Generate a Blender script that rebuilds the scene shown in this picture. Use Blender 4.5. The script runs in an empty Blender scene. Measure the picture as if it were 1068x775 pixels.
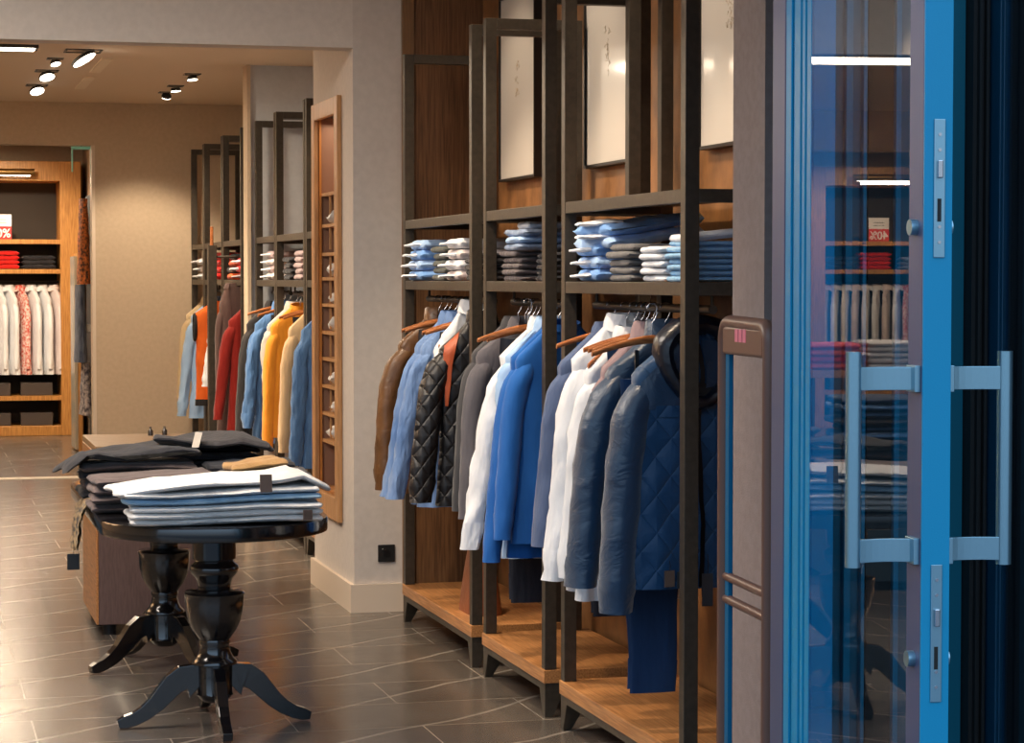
import bpy, math, random
from mathutils import Vector, Matrix, noise
R = math.radians
PI = math.pi
SC = bpy.context.scene
COL = SC.collection

# ------------------------------------------------------------------ camera, sky, exposure
cam_d = bpy.data.cameras.new('camera'); cam = bpy.data.objects.new('camera', cam_d); COL.objects.link(cam)
cam_d.sensor_width = 36; cam_d.lens = 2400/1068*36; cam_d.clip_start = .1; cam_d.clip_end = 200
cam.location = (0, 0, 1.6)
cam.rotation_euler = (R(90-2.326), 0, R(-14.8))
SC.camera = cam
SC.view_settings.view_transform = 'Standard'; SC.view_settings.look = 'None'
SC.view_settings.gamma = 1; SC.view_settings.use_curve_mapping = False
SC.view_settings.exposure = 0.0
wd = bpy.data.worlds.new('street_daylight'); SC.world = wd; wd.use_nodes = True
nt = wd.node_tree; bg = nt.nodes['Background']
bg.inputs[1].default_value = 1.9
tc = nt.nodes.new('ShaderNodeTexCoord'); sep = nt.nodes.new('ShaderNodeSeparateXYZ'); ramp = nt.nodes.new('ShaderNodeValToRGB')
nt.links.new(tc.outputs['Generated'], sep.inputs[0]); nt.links.new(sep.outputs['Z'], ramp.inputs[0]); nt.links.new(ramp.outputs[0], bg.inputs[0])
ramp.color_ramp.elements[0].position = 0.0; ramp.color_ramp.elements[0].color = (.22, .26, .30, 1)
ramp.color_ramp.elements[1].position = 0.35; ramp.color_ramp.elements[1].color = (.52, .74, 1.0, 1)
SC.cycles.max_bounces = 7; SC.cycles.glossy_bounces = 4; SC.cycles.transmission_bounces = 6; SC.cycles.diffuse_bounces = 4
SC.cycles.use_denoising = True
SC.cycles.sample_clamp_indirect = 6
SC.cycles.caustics_reflective = False; SC.cycles.caustics_refractive = False

def area(name, loc, rot, sx, sy, power, col):
    d = bpy.data.lights.new(name, 'AREA'); d.shape = 'RECTANGLE'; d.size = sx; d.size_y = sy; d.energy = power; d.color = col
    o = bpy.data.objects.new(name, d); COL.objects.link(o); o.location = loc; o.rotation_euler = rot
    return o
WARM = (1.0, .80, .58)

# ------------------------------------------------------------------ materials
def lin(c):
    out = []
    for v in c[:3]:
        v /= 255.0
        out.append(v/12.92 if v <= .04045 else ((v+.055)/1.055)**2.4)
    return (*out, 1)
MATS = {}
def mat(name, col, rough=.6, metal=0, bump=0, bscale=60, col2=None, cscale=8, stretch=None, coat=0, spec=.5, sheen=0, emit=0, detail=3, kind=None):
    if name in MATS: return MATS[name]
    m = bpy.data.materials.new(name); m.use_nodes = True; MATS[name] = m
    n = m.node_tree.nodes; L = m.node_tree.links; b = n['Principled BSDF']
    b.inputs['Base Color'].default_value = lin(col); b.inputs['Roughness'].default_value = rough; b.inputs['Metallic'].default_value = metal
    b.inputs['Coat Weight'].default_value = coat; b.inputs['Coat Roughness'].default_value = .08
    b.inputs['Specular IOR Level'].default_value = spec; b.inputs['Sheen Weight'].default_value = sheen
    if emit: b.inputs['Emission Color'].default_value = lin(col); b.inputs['Emission Strength'].default_value = emit
    t = n.new('ShaderNodeTexCoord'); mp = n.new('ShaderNodeMapping'); L.new(t.outputs['Object'], mp.inputs[0])
    if stretch: mp.inputs['Scale'].default_value = stretch
    if col2:
        no = n.new('ShaderNodeTexNoise'); no.inputs['Scale'].default_value = cscale; no.inputs['Detail'].default_value = detail
        L.new(mp.outputs[0], no.inputs[0])
        cr = n.new('ShaderNodeValToRGB'); cr.color_ramp.elements[0].position = .35; cr.color_ramp.elements[1].position = .65
        cr.color_ramp.elements[0].color = lin(col); cr.color_ramp.elements[1].color = lin(col2)
        L.new(no.outputs[0], cr.inputs[0]); L.new(cr.outputs[0], b.inputs['Base Color'])
    if bump:
        bp = n.new('ShaderNodeBump'); bp.inputs['Strength'].default_value = bump; bp.inputs['Distance'].default_value = .07 if bscale < 20 and kind is None else .01
        if kind in ('diamond', 'squares'):
            s = n.new('ShaderNodeSeparateXYZ'); L.new(t.outputs['Object'], s.inputs[0])
            def mth(op, a, bb=None):
                q = n.new('ShaderNodeMath'); q.operation = op
                for i, v in enumerate((a, bb)):
                    if v is None: continue
                    if isinstance(v, (int, float)): q.inputs[i].default_value = v
                    else: L.new(v, q.inputs[i])
                return q.outputs[0]
            a1 = mth('ABSOLUTE', mth('SINE', mth('MULTIPLY', mth('ADD', s.outputs[0], mth('MULTIPLY', s.outputs[2], .8)), bscale)))
            a2 = mth('ABSOLUTE', mth('SINE', mth('MULTIPLY', mth('SUBTRACT', s.outputs[0], mth('MULTIPLY', s.outputs[2], .8)), bscale)))
            h = mth('POWER', mth('MINIMUM', a1, a2), .5)
            no = n.new('ShaderNodeTexNoise'); no.inputs['Scale'].default_value = 25; L.new(t.outputs['Object'], no.inputs[0])
            L.new(mth('ADD', h, mth('MULTIPLY', no.outputs[0], .6)), bp.inputs['Height'])
        elif kind == 'crinkle':
            no = n.new('ShaderNodeTexNoise'); no.inputs['Scale'].default_value = bscale; no.inputs['Detail'].default_value = 4
            no.inputs['Distortion'].default_value = 1.2
            L.new(mp.outputs[0], no.inputs[0]); L.new(no.outputs[0], bp.inputs['Height'])
        else:
            no = n.new('ShaderNodeTexNoise'); no.inputs['Scale'].default_value = bscale; no.inputs['Detail'].default_value = 3
            L.new(mp.outputs[0], no.inputs[0]); L.new(no.outputs[0], bp.inputs['Height'])
        L.new(bp.outputs[0], b.inputs['Normal'])
    return m

def cloth(name, col, col2=None, rough=.85, bump=.25, bscale=14, **k):
    c2 = col2 or tuple(min(255, v*1.12) for v in col)
    return mat(name, col, rough, bump=bump, bscale=bscale, col2=c2, cscale=k.pop('cscale', 10), sheen=k.pop('sheen', .15), spec=k.pop('spec', .25), stretch=k.pop('stretch', (1.2, 1.2, .32)), **k)

def wood(name, a, b_, stretch, rough=.45):
    return mat(name, a, rough, bump=.12, bscale=30, col2=b_, cscale=9, stretch=stretch, detail=6)

M_steel = mat('dark_bronze_steel', (76, 68, 58), .42, metal=.35, bump=.08, bscale=300, col2=(66, 59, 50), cscale=40)
M_walnut = wood('walnut_panel', (92, 62, 38), (128, 90, 58), (14, 14, .6))
M_walnut2 = wood('walnut_panel_lengthwise', (110, 74, 42), (150, 104, 62), (14, 1.0, .8))
M_oak = wood('oak_platform', (165, 108, 60), (205, 145, 90), (16, .7, 16), .35)
M_cabwood = wood('cabinet_oak', (165, 112, 52), (200, 145, 78), (10, 10, .7), .4)
M_nichewood = wood('niche_oak', (176, 128, 82), (206, 156, 106), (12, 12, .7), .4)
M_pier = mat('pier_plaster', (214, 205, 197), .85, bump=.1, bscale=180, col2=(208, 199, 191), cscale=30)
M_wall = mat('beige_plaster', (205, 184, 158), .85, bump=.1, bscale=180, col2=(199, 178, 152), cscale=30)
M_cool = mat('grey_plaster', (206, 208, 212), .85, bump=.1, bscale=180, col2=(200, 202, 206), cscale=30)
M_bulk = mat('bulkhead_plaster', (224, 216, 208), .85, bump=.1, bscale=180, col2=(218, 210, 202), cscale=30)
M_ceil = mat('ceiling_plaster', (232, 212, 188), .85, bump=.05, bscale=180)
M_nearpier = mat('grey_brown_plaster', (146, 131, 127), .8, bump=.15, bscale=200, col2=(138, 123, 119), cscale=40)
M_base = mat('baseboard_paint', (226, 208, 188), .5)
M_blacklacq = mat('black_lacquer', (20, 18, 20), .16, coat=.6, spec=.6)
M_black = mat('matte_black', (18, 17, 17), .6)
M_blue = mat('blue_door_paint', (16, 142, 184), .38, spec=.35, bump=.05, bscale=300)
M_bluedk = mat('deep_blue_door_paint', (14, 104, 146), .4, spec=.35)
M_lilac = mat('anodised_grey_profile', (86, 94, 124), .45, metal=.3)
M_satin = mat('satin_steel', (146, 184, 200), .28, metal=.85, bump=.04, bscale=400)
M_chrome = mat('hook_steel', (200, 200, 205), .2, metal=1)
M_gate = mat('brown_gate_plastic', (112, 80, 68), .38, spec=.4)
M_hang = wood('hanger_wood', (158, 88, 44), (196, 124, 72), (3, 20, 20), .3)
M_white = mat('white_label', (225, 222, 216), .6)
M_tag = mat('black_tag', (26, 30, 34), .5)
M_brtag = mat('brown_tag', (112, 90, 78), .6)

# floor stone
def floor_mat():
    m = bpy.data.materials.new('dark_stone_tiles'); m.use_nodes = True
    n = m.node_tree.nodes; L = m.node_tree.links; b = n['Principled BSDF']
    t = n.new('ShaderNodeTexCoord'); mp = n.new('ShaderNodeMapping'); L.new(t.outputs['Object'], mp.inputs[0])
    mp.inputs['Location'].default_value = (.02, .12, 0)
    br = n.new('ShaderNodeTexBrick'); L.new(mp.outputs[0], br.inputs[0])
    br.inputs['Scale'].default_value = 1; br.inputs['Mortar Size'].default_value = .0028; br.inputs['Mortar Smooth'].default_value = .2
    br.inputs['Brick Width'].default_value = .9; br.inputs['Row Height'].default_value = .45
    br.inputs['Color1'].default_value = lin((104, 96, 88)); br.inputs['Color2'].default_value = lin((88, 81, 75)); br.inputs['Mortar'].default_value = lin((160, 148, 134))
    no = n.new('ShaderNodeTexNoise'); no.inputs['Scale'].default_value = 5; no.inputs['Detail'].default_value = 10; no.inputs['Roughness'].default_value = .7; L.new(t.outputs['Object'], no.inputs[0])
    mx = n.new('ShaderNodeMixRGB'); mx.blend_type = 'OVERLAY'; mx.inputs[0].default_value = .45
    L.new(br.outputs[0], mx.inputs[1]); L.new(no.outputs[0], mx.inputs[2])
    # pale hairline veins
    wv = n.new('ShaderNodeTexWave'); wv.inputs['Scale'].default_value = .7; wv.inputs['Distortion'].default_value = 2; wv.inputs['Detail'].default_value = 3; wv.inputs['Detail Scale'].default_value = 1.2
    mp2 = n.new('ShaderNodeMapping'); mp2.inputs['Rotation'].default_value = (0, 0, .9); L.new(t.outputs['Object'], mp2.inputs[0]); L.new(mp2.outputs[0], wv.inputs[0])
    cr = n.new('ShaderNodeValToRGB'); cr.color_ramp.elements[0].position = .994; cr.color_ramp.elements[1].position = 1.0; L.new(wv.outputs[1], cr.inputs[0])
    mx2 = n.new('ShaderNodeMixRGB'); L.new(cr.outputs[0], mx2.inputs[0]); L.new(mx.outputs[0], mx2.inputs[1]); mx2.inputs[2].default_value = lin((150, 140, 130))
    L.new(mx2.outputs[0], b.inputs['Base Color'])
    rr = n.new('ShaderNodeMapRange'); rr.inputs[3].default_value = .14; rr.inputs[4].default_value = .34; L.new(no.outputs[0], rr.inputs[0]); L.new(rr.outputs[0], b.inputs['Roughness'])
    bp = n.new('ShaderNodeBump'); bp.inputs['Strength'].default_value = .12; bp.inputs['Distance'].default_value = .004; bp.invert = True
    L.new(br.outputs[1], bp.inputs['Height']); L.new(bp.outputs[0], b.inputs['Normal'])
    b.inputs['Specular IOR Level'].default_value = .6
    return m
M_floor = floor_mat()
def glass_mat(name, tint, ior=1.6):
    m = bpy.data.materials.new(name); m.use_nodes = True
    n = m.node_tree.nodes; L = m.node_tree.links; n.remove(n['Principled BSDF'])
    out = n['Material Output']; tr = n.new('ShaderNodeBsdfTransparent'); gl = n.new('ShaderNodeBsdfGlossy'); mx = n.new('ShaderNodeMixShader'); fr = n.new('ShaderNodeFresnel')
    tr.inputs[0].default_value = tint; gl.inputs['Roughness'].default_value = 0.0; fr.inputs[0].default_value = ior
    geo = n.new('ShaderNodeNewGeometry'); inv = n.new('ShaderNodeMath'); inv.operation = 'SUBTRACT'; inv.inputs[0].default_value = 1.0; L.new(geo.outputs['Backfacing'], inv.inputs[1])
    mu = n.new('ShaderNodeMath'); mu.operation = 'MULTIPLY'; L.new(fr.outputs[0], mu.inputs[0]); L.new(inv.outputs[0], mu.inputs[1])
    L.new(mu.outputs[0], mx.inputs[0]); L.new(tr.outputs[0], mx.inputs[1]); L.new(gl.outputs[0], mx.inputs[2]); L.new(mx.outputs[0], out.inputs[0])
    return m
M_glass = glass_mat('door_glass', (.78, .92, .98, 1), 2.6)
M_side = glass_mat('side_glass', (.75, .85, .9, 1), 1.5)
M_clear = glass_mat('clear_glass', (.94, .96, .95, 1), 1.45)
def emis(name, col, s):
    return mat(name, col, .5, emit=s)
M_lamp = emis('lamp_face', (255, 244, 225), 14)

# ------------------------------------------------------------------ mesh builder
class MB:
    def __init__(s): s.v = []; s.f = []
    def box(s, x0, x1, y0, y1, z0, z1):
        i = len(s.v)
        s.v += [(x0,y0,z0),(x1,y0,z0),(x1,y1,z0),(x0,y1,z0),(x0,y0,z1),(x1,y0,z1),(x1,y1,z1),(x0,y1,z1)]
        s.f += [(i,i+3,i+2,i+1),(i+4,i+5,i+6,i+7),(i,i+1,i+5,i+4),(i+1,i+2,i+6,i+5),(i+2,i+3,i+7,i+6),(i+3,i,i+4,i+7)]
        return s
    def rings(s, rings, closed=True, cap0=False, cap1=False, wrap=False):
        i = len(s.v); n = len(rings[0])
        for r in rings: s.v += [tuple(p) for p in r]
        m = len(rings)
        for a in range(m if wrap else m-1):
            b = (a+1) % m
            for k in range(n if closed else n-1):
                k2 = (k+1) % n
                s.f.append((i+a*n+k, i+a*n+k2, i+b*n+k2, i+b*n+k))
        if cap0: s.f.append(tuple(i+k for k in range(n-1, -1, -1)))
        if cap1: s.f.append(tuple(i+(m-1)*n+k for k in range(n)))
        return s
    def tube(s, pts, rad, n=10, caps=True, flat=1.0):
        pts = [Vector(p) for p in pts]; rs = rad if isinstance(rad, (list, tuple)) else [rad]*len(pts)
        rings = []; up = Vector((0, 1, 0)); prev = None
        for i, p in enumerate(pts):
            d = (pts[min(i+1, len(pts)-1)] - pts[max(i-1, 0)]).normalized()
            if prev is None:
                a = up if abs(d.dot(up)) < .9 else Vector((1, 0, 0))
                u = (a - d*a.dot(d)).normalized()
            else:
                u = (prev - d*prev.dot(d)).normalized()
            prev = u; w = d.cross(u)
            rings.append([p + (u*math.cos(2*PI*k/n)*rs[i] + w*math.sin(2*PI*k/n)*rs[i]*flat) for k in range(n)])
        return s.rings(rings, cap0=caps, cap1=caps)
    def lathe(s, prof, cx=0, cy=0, n=32, flute=0, fz=None):
        rings = []
        for r, z in prof:
            ring = []
            for k in range(n):
                a = 2*PI*k/n; rr = r
                if flute and fz[0] < z < fz[1]: rr = r*(1 - .05*abs(math.sin(flute*a/2))**6)
                ring.append((cx+rr*math.cos(a), cy+rr*math.sin(a), z))
            rings.append(ring)
        return s.rings(rings, cap0=True, cap1=True)
    def extrude(s, poly, z0, z1):
        return s.rings([[(x, y, z0) for x, y in poly], [(x, y, z1) for x, y in poly]], cap0=True, cap1=True)
    def build(s, name, m, parent=None, smooth=False, bevel=0, loc=None):
        me = bpy.data.meshes.new(name); me.from_pydata(s.v, [], s.f); me.validate(); me.update()
        if smooth: me.polygons.foreach_set('use_smooth', [True]*len(me.polygons))
        me.materials.append(m)
        o = bpy.data.objects.new(name, me); COL.objects.link(o)
        if parent: o.parent = parent
        if loc: o.location = loc
        if bevel:
            bv = o.modifiers.new('bevel', 'BEVEL'); bv.width = bevel; bv.segments = 2; bv.limit_method = 'ANGLE'
        if smooth:
            try:
                me.set_sharp_from_angle(angle=R(50))
            except Exception: pass
        return o
def B(*a): return MB().box(*a)
def tag(o, label=None, cat=None, group=None, kind=None):
    if label: o['label'] = label
    if cat: o['category'] = cat
    if group: o['group'] = group
    if kind: o['kind'] = kind
    return o
def struct(o): o['kind'] = 'structure'; return o
def thing(name, label, cat, loc=(0,0,0), rz=0, group=None):
    o = bpy.data.objects.new(name, None); COL.objects.link(o); o.empty_display_size = .1
    o.location = loc; o.rotation_euler = (0, 0, rz)
    return tag(o, label, cat, group)
def dup(root, loc, rz=None, label=None, group=None):
    r = root.copy(); COL.objects.link(r); r.location = loc
    if rz is not None: r.rotation_euler = (0, 0, rz)
    if label: r['label'] = label
    if group: r['group'] = group
    for ch in list(root.children):
        c = ch.copy(); COL.objects.link(c); c.parent = r
        for g in list(ch.children):
            d = g.copy(); COL.objects.link(d); d.parent = c
    return r
def nz(x, y, z): return noise.noise(Vector((x, y, z)))

# ================================================================== SETTING
struct(B(-5, 4.2, 5.2, 24.6, -.1, 0).build('floor', M_floor))
M_pave = mat('grey_pavement', (96, 100, 108), .7, bump=.3, bscale=60, col2=(84, 88, 96), cscale=5)
struct(B(-14, 14, -14, 5.2, -.12, -.003).build('floor', M_pave))
struct(B(-5, 4.2, 10.79, 24.6, 3.0, 3.12).build('ceiling', M_ceil))
struct(B(-5, 4.2, 5.0, 10.79, 3.3, 3.42).build('ceiling', M_bulk))
struct(B(-5, 2.07, 10.79, 10.95, 2.69, 3.3).build('wall_bulkhead', M_bulk))
struct(B(-5.15, -5, 5.2, 24.6, 0, 3.42).build('wall_left', M_wall))
struct(B(-5, 4.2, 5.0, 5.2, 2.75, 3.9).build('wall_front', M_bulk))
struct(B(-5, 4.2, 24.4, 24.6, 0, 3.0).build('wall_back', M_wall))
# wall with the opening to the rear room
mb = MB().box(1.49, 4.2, 18.7, 18.86, 0, 3.0); mb.box(-5, 1.49, 18.7, 18.86, 2.66, 3.0)
struct(mb.build('wall_rear', M_wall))
struct(B(1.462, 1.489, 18.69, 18.87, 0, 2.66).build('trim_1', M_base))
struct(B(1.82, 1.95, 18.86, 24.4, 0, 3.0).build('wall_rear_right', M_wall))
struct(B(-5, 1.46, 18.62, 18.78, 0, .006).build('trim_2', mat('pale_threshold', (232, 222, 205), .4)))
# right side: alcoves and piers
struct(B(2.70, 2.82, 6.2, 10.79, 0, 3.3).build('wall_right', M_walnut2))
struct(B(2.36, 2.70, 10.765, 10.789, 0, 3.3).build('wall_alcove_end', M_walnut))
struct(B(2.305, 2.36, 10.755, 10.789, 0, 3.3).build('trim_3', wood('walnut_edge', (118, 86, 56), (140, 104, 70), (14, 14, .6))))
struct(B(2.70, 2.82, 10.79, 18.7, 0, 3.0).build('wall_right_rear', M_cool))
mb = MB().box(2.07, 2.70, 10.79, 11.08, 0, 3.3); mb.box(2.07, 2.70, 11.81, 11.88, 0, 3.3)
mb.box(2.07, 2.70, 11.08, 11.81, 0, .41); mb.box(2.07, 2.70, 11.08, 11.81, 2.49, 3.3); mb.box(2.38, 2.70, 11.08, 11.81, .41, 2.49)
struct(mb.build('wall_pier', M_pier))
mb = MB().box(2.05, 2.305, 10.77, 10.789, 0, .135); mb.box(2.05, 2.069, 10.7895, 11.9, 0, .135)
struct(mb.build('baseboard_pier', M_base))
struct(B(2.22, 2.70, 15.15, 15.29, 0, 3.0).build('wall_pier_rear', M_cool))
struct(B(2.195, 2.219, 15.13, 15.31, 0, 3.0).build('trim_4', M_wall))
struct(B(2.29, 2.82, 5.95, 6.2, 0, 3.3).build('wall_near_pier', M_nearpier))
struct(B(2.62, 4.2, 5.3, 5.95, 0, 3.3).build('wall_front_right', M_nearpier))

# ================================================================== SHOP FRONT
o = struct(B(0, .05, 0, .10, 0, 2.75).build('trim_5', M_lilac, bevel=.002)); o.location = (1.9995, 5.066, 0); o.rotation_euler = (0, 0, R(-4.5))
# blue side panel behind the open leaf
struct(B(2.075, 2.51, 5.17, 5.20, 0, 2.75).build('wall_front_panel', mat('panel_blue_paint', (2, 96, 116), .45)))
mb = MB()
for x, w in ((2.10, .012), (2.19, .018), (2.235, .010), (2.32, .014)): mb.box(x, x+w, 5.15, 5.169, 0, 2.75)
struct(mb.build('trim_6', mat('strip_blue_paint', (16, 128, 156), .4), bevel=.002))
struct(B(2.25, 2.315, 5.155, 5.169, 0, 2.75).build('trim_7', M_black))
mb = MB().box(2.512, 2.556, 5.13, 5.2, 0, 2.75); mb.box(2.522, 2.528, 5.115, 5.13, 0, 2.75); mb.box(2.54, 2.546, 5.115, 5.13, 0, 2.75)
struct(mb.build('trim_8', M_black))
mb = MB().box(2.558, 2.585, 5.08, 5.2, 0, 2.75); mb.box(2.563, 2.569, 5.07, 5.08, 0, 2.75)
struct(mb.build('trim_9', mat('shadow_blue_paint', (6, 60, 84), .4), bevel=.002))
# fixed side window, parallel to the leaf, with dark backing
g = struct(B(-.004, .004, -.85, 0, 0, 2.75).build('window_1', M_side)); g.location = (2.578, 5.08, 0); g.rotation_euler = (0, 0, R(-4.5))
struct(B(2.62, 4.2, 5.2, 5.3, 0, 3.3).build('wall_facade', mat('dark_facade', (16, 22, 28), .5)))
struct(B(2.70, 2.8, 3.6, 5.2, 0, 2.75).build('wall_facade_return', mat('dark_facade', (16, 22, 28), .5)))

# open door leaf (local: x to the right of its left face, y away from the latch edge)
def door():
    t = thing('glass_door', 'open glass shop door with bright blue frame seen from its latch edge', 'door', (1.927, 4.145, 0), R(-4.5))
    TH = .058; LN = .920
    B(0, TH, 0, .006, .02, 2.6).build('latch_edge', M_blue, t, bevel=.001)
    mb = MB().box(0, TH, .0065, .085, .02, 2.6)
    mb.build('latch_stile', M_lilac, t, bevel=.002)
    mb = MB().box(0.006, TH, LN-.195, LN, .02, 2.6)
    for q, w_ in ((.0, .03), (.045, .02), (.08, .045), (.15, .04)): mb.box(0, .0055, LN-.195+q, LN-.195+q+w_, .02, 2.6)
    mb.build('hinge_stile', M_blue, t, bevel=.001)
    B(.006, TH-.006, .086, LN-.196, 2.45, 2.6).build('top_rail', M_blue, t, bevel=.002)
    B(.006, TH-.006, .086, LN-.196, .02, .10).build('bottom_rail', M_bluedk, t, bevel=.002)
    B(.001, .009, .086, LN-.196, .10, 2.45).build('glass_pane', M_glass, t)
    for sgn, x0 in ((-1, 0), (1, TH)):
        h = MB().tube([(x0+sgn*.128, .04, 1.03), (x0+sgn*.128, .04, 1.455)], .0155, 20).build('pull_handle', M_satin, t, smooth=True)
        for zc in (1.062, 1.402):
            mb = MB(); r = []
            for k in range(9):
                u = k/8; x = x0+sgn*(.004+u*.112); y = .035 + .012*math.sin(u*PI)
                r.append([(x, y-.004, zc-.023), (x, y+.004, zc-.023), (x, y+.004, zc+.023), (x, y-.004, zc+.023)])
            mb.rings(r, cap0=True, cap1=True)
            mb.box(min(x0, x0+sgn*.012), max(x0, x0+sgn*.012), .012, .062, zc-.026, zc+.026)
            mb.build('bracket', M_satin, h, bevel=.001)
        for z in (1.70, .845):
            MB().tube([(x0, .045, z), (x0+sgn*.014, .045, z)], .016, 16).build('lock_cylinder', M_satin, t, smooth=True)
    for z0, z1, lz in ((1.64, 1.91, 1.80), (.765, 1.037, .92)):
        p = B(.019, .042, -.003, 0, z0, z1).build('lock_plate', M_satin, t, bevel=.001)
        B(.025, .036, -.010, -.003, lz-.005, lz+.03).build('latch', M_chrome, p, bevel=.002)
        B(.026, .034, -.0036, -.003, lz-.09, lz-.045).build('keyhole_slot', M_black, p)
        mb = MB()
        for z in (z0+.03, z0+.06, z1-.03, z1-.06): mb.tube([(.0305, -.0045, z), (.0305, -.003, z)], .0035, 10)
        mb.build('screw', M_chrome, p)
door()

# security gate
def gate():
    t = thing('security_gate', 'brown anti-theft gate with two low crossbars and a pink sticker', 'security gate', (2.077, 5.35, 0), R(-4))
    L_ = .40; H = 1.507
    B(-.03, .03, -.015, L_+.015, 0, .03).build('foot_plate', M_gate, t, bevel=.004)
    path = []
    for z in (.03, .4, .9, 1.3, 1.44): path.append((0, 0, z))
    for k in range(1, 6): a = k/5*PI/2; path.append((0, .05-.05*math.cos(a), 1.44+.04*math.sin(a)))
    for k in range(0, 5): a = k/5*PI/2; path.append((0, L_-.05+.05*math.sin(a), 1.44+.045*math.cos(a)))
    for z in (1.44, 1.3, .9, .4, .03): path.append((0, L_, z))
    MB().tube(path, .018, 12, flat=1.2).build('outer_loop', M_gate, t, smooth=True)
    B(-.016, .016, .019, L_-.019, 1.40, 1.475).build('head_panel', M_gate, t, bevel=.008)
    for z in (.81, .75): MB().tube([(0, 0, z), (0, L_, z)], .0125, 12).build('crossbar', M_gate, t, smooth=True)
    B(-.006, .006, L_-.052, L_-.02, .03, 1.40).build('painted_reflection', M_bluedk, t, bevel=.001)  # blue reflection on the gate post, put in as a coloured strip
    mb = MB()
    for k in range(3): mb.box(-.0175, -.0162, .16+k*.035, .187+k*.035, 1.435, 1.468)
    tag(mb.build('sticker', mat('pink_sticker', (226, 120, 140), .5), t), 'pink sticker')
gate()

# ================================================================== RACKS
XF, XB = 2.24, 2.64
PW = .045
rack_n = 0
def rack(y0, y1, label, mid=False):
    """y0 near end, y1 far end"""
    t = thing('clothes_rack', label, 'clothes rack', (XF, y0, 0), 0, 'steel and oak wall racks')
    W = y1-y0; D = XB-XF
    zs = [(1.547, 1.587), (1.825, 1.865)]
    for ye in (0, W-PW):
        for x in (0, D-PW):
            B(x, x+PW, ye, ye+PW, .176, 2.63).build('post', M_steel, t, bevel=.002)
        if mid and ye > 0: B(.235, .235+PW, ye, ye+PW, 1.865, 2.588).build('post', M_steel, t, bevel=.002)
        B(PW, D-PW, ye, ye+PW, 2.588, 2.63).build('top_bar', M_steel, t, bevel=.002)
        for a, b in zs: B(PW, D-PW, ye+.002, ye+PW-.002, a, b).build('side_rail', M_steel, t, bevel=.002)
    for a, b in zs:
        B(.002, .032, PW, W-PW, a, b).build('front_rail', M_steel, t, bevel=.002)
        B(.033, D-.005, PW, W-PW, b-.014, b-.001).build('shelf', M_walnut2, t)
    B(-.005, D+.04, -.005, W+.005, .126, .175).build('platform', M_oak, t, bevel=.003)
    mb = MB().box(0, D, 0, .03, .10, .126); mb.box(0, D, W-.03, W, .10, .126); mb.box(0, .03, .03, W-.03, .10, .126); mb.box(D-.03, D, .03, W-.03, .10, .126)
    mb.build('base_frame', M_steel, t)
    for sx, x in ((1, 0), (-1, D)):
        for sy, y in ((1, 0), (-1, W)):
            def rect(a, z): return [(x, y, z), (x+sx*a, y, z), (x+sx*a, y+sy*a, z), (x, y+sy*a, z)]
            r0 = rect(.030, 0); r1 = rect(.075, .10)
            r0 = [(p[0], p[1]+sy*.0, p[2]) for p in r0]
            if sx*sy < 0: r0.reverse(); r1.reverse()
            MB().rings([r0, r1], cap0=True, cap1=True).build('leg', M_steel, t, bevel=.002)
    rod = MB().tube([(.11, .06, 1.505), (.11, W-.06, 1.505)], .014, 14).build('hanging_rod', M_steel, t, smooth=True)
    for y in (.07, W-.07): MB().tube([(.11, y, 1.505), (.11, y, 1.575)], .006, 8).build('rod_hanger', M_steel, rod, smooth=True)
    return t
rack(6.47, 7.80, 'nearest tall clothes rack with navy quilted jackets and light blue folded shirts', True)
rack(8.01, 8.93, 'narrow tall clothes rack in the middle of the front three with blue cardigans')
rack(9.12, 10.46, 'tall clothes rack standing against the beige pier with the brown leather jacket')
rack(12.10, 13.14, 'rack just behind the beige pier holding a washed denim jacket')
rack(13.17, 14.24, 'rear rack with the oatmeal cardigan and mustard jumper')
rack(14.26, 15.10, 'rear rack in front of the grey plaster wall with a black and a denim shirt')
rack(15.75, 16.70, 'rear rack beyond the grey plaster wall with the dark red coat')
rack(16.74, 17.78, 'rear rack with red folded sweaters, second from the far beige wall')
rack(17.80, 18.58, 'farthest rack beside the beige wall with the orange vest')

# ================================================================== GARMENTS
XR = 2.35; ZR = 1.505
def sleeve(p, sg, L, seed):
    sh = p['sh']; dr = p['drop']; Ls = p['sl']; fl = p['flare']; sw = p['sw']; ben = p['bend']
    rings = []
    N = 22; K = 16
    for i in range(N+1):
        u = i/N
        t = dr - .022 + u*(Ls-dr+.022)
        xc = sh - sw*.85 + .035*min(1, u*6) - .03 + fl*(u**(.62 if p.get('full') else 1.1)) + .03*min(1, u*3)
        if p.get('elbow'): xc += p['elbow']*math.sin(min(1, u*1.1)*PI)
        yc = -ben*u
        k = min(1, math.sqrt(min(1, u*7+.02)))
        tp = .08 if p.get('full') else .28
        rx = sw*k*(1-tp*u); ry = sw*(.92+.2*u)*k*(1-tp*u)
        if p.get('cuff', True) and u > .92: rx *= .9; ry *= .92
        ring = []
        for j in range(K):
            a = 2*PI*j/K
            d = 1 + .10*nz(seed+u*3, math.cos(a)*1.6, math.sin(a)*1.6+sg) + .06*math.sin(3*a+seed+u*1.5)*u
            wr = .007*p['wr']*nz(seed*3+u*11, math.cos(a)*1.2, sg*3+math.sin(a))
            ring.append((sg*(xc+(rx*d+wr)*math.cos(a)), yc+(ry*d+wr)*math.sin(a), L-t))
        if sg < 0: ring.reverse()
        rings.append(ring)
    last = rings[-1]; c = Vector((sum(q[0] for q in last)/K, sum(q[1] for q in last)/K, last[0][2]+.012))
    rings.append([tuple(c+(Vector(q)-c)*.8+Vector((0, 0, .0))) for q in last])
    return MB().rings(rings[::-1], cap1=True, cap0=True), rings
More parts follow.
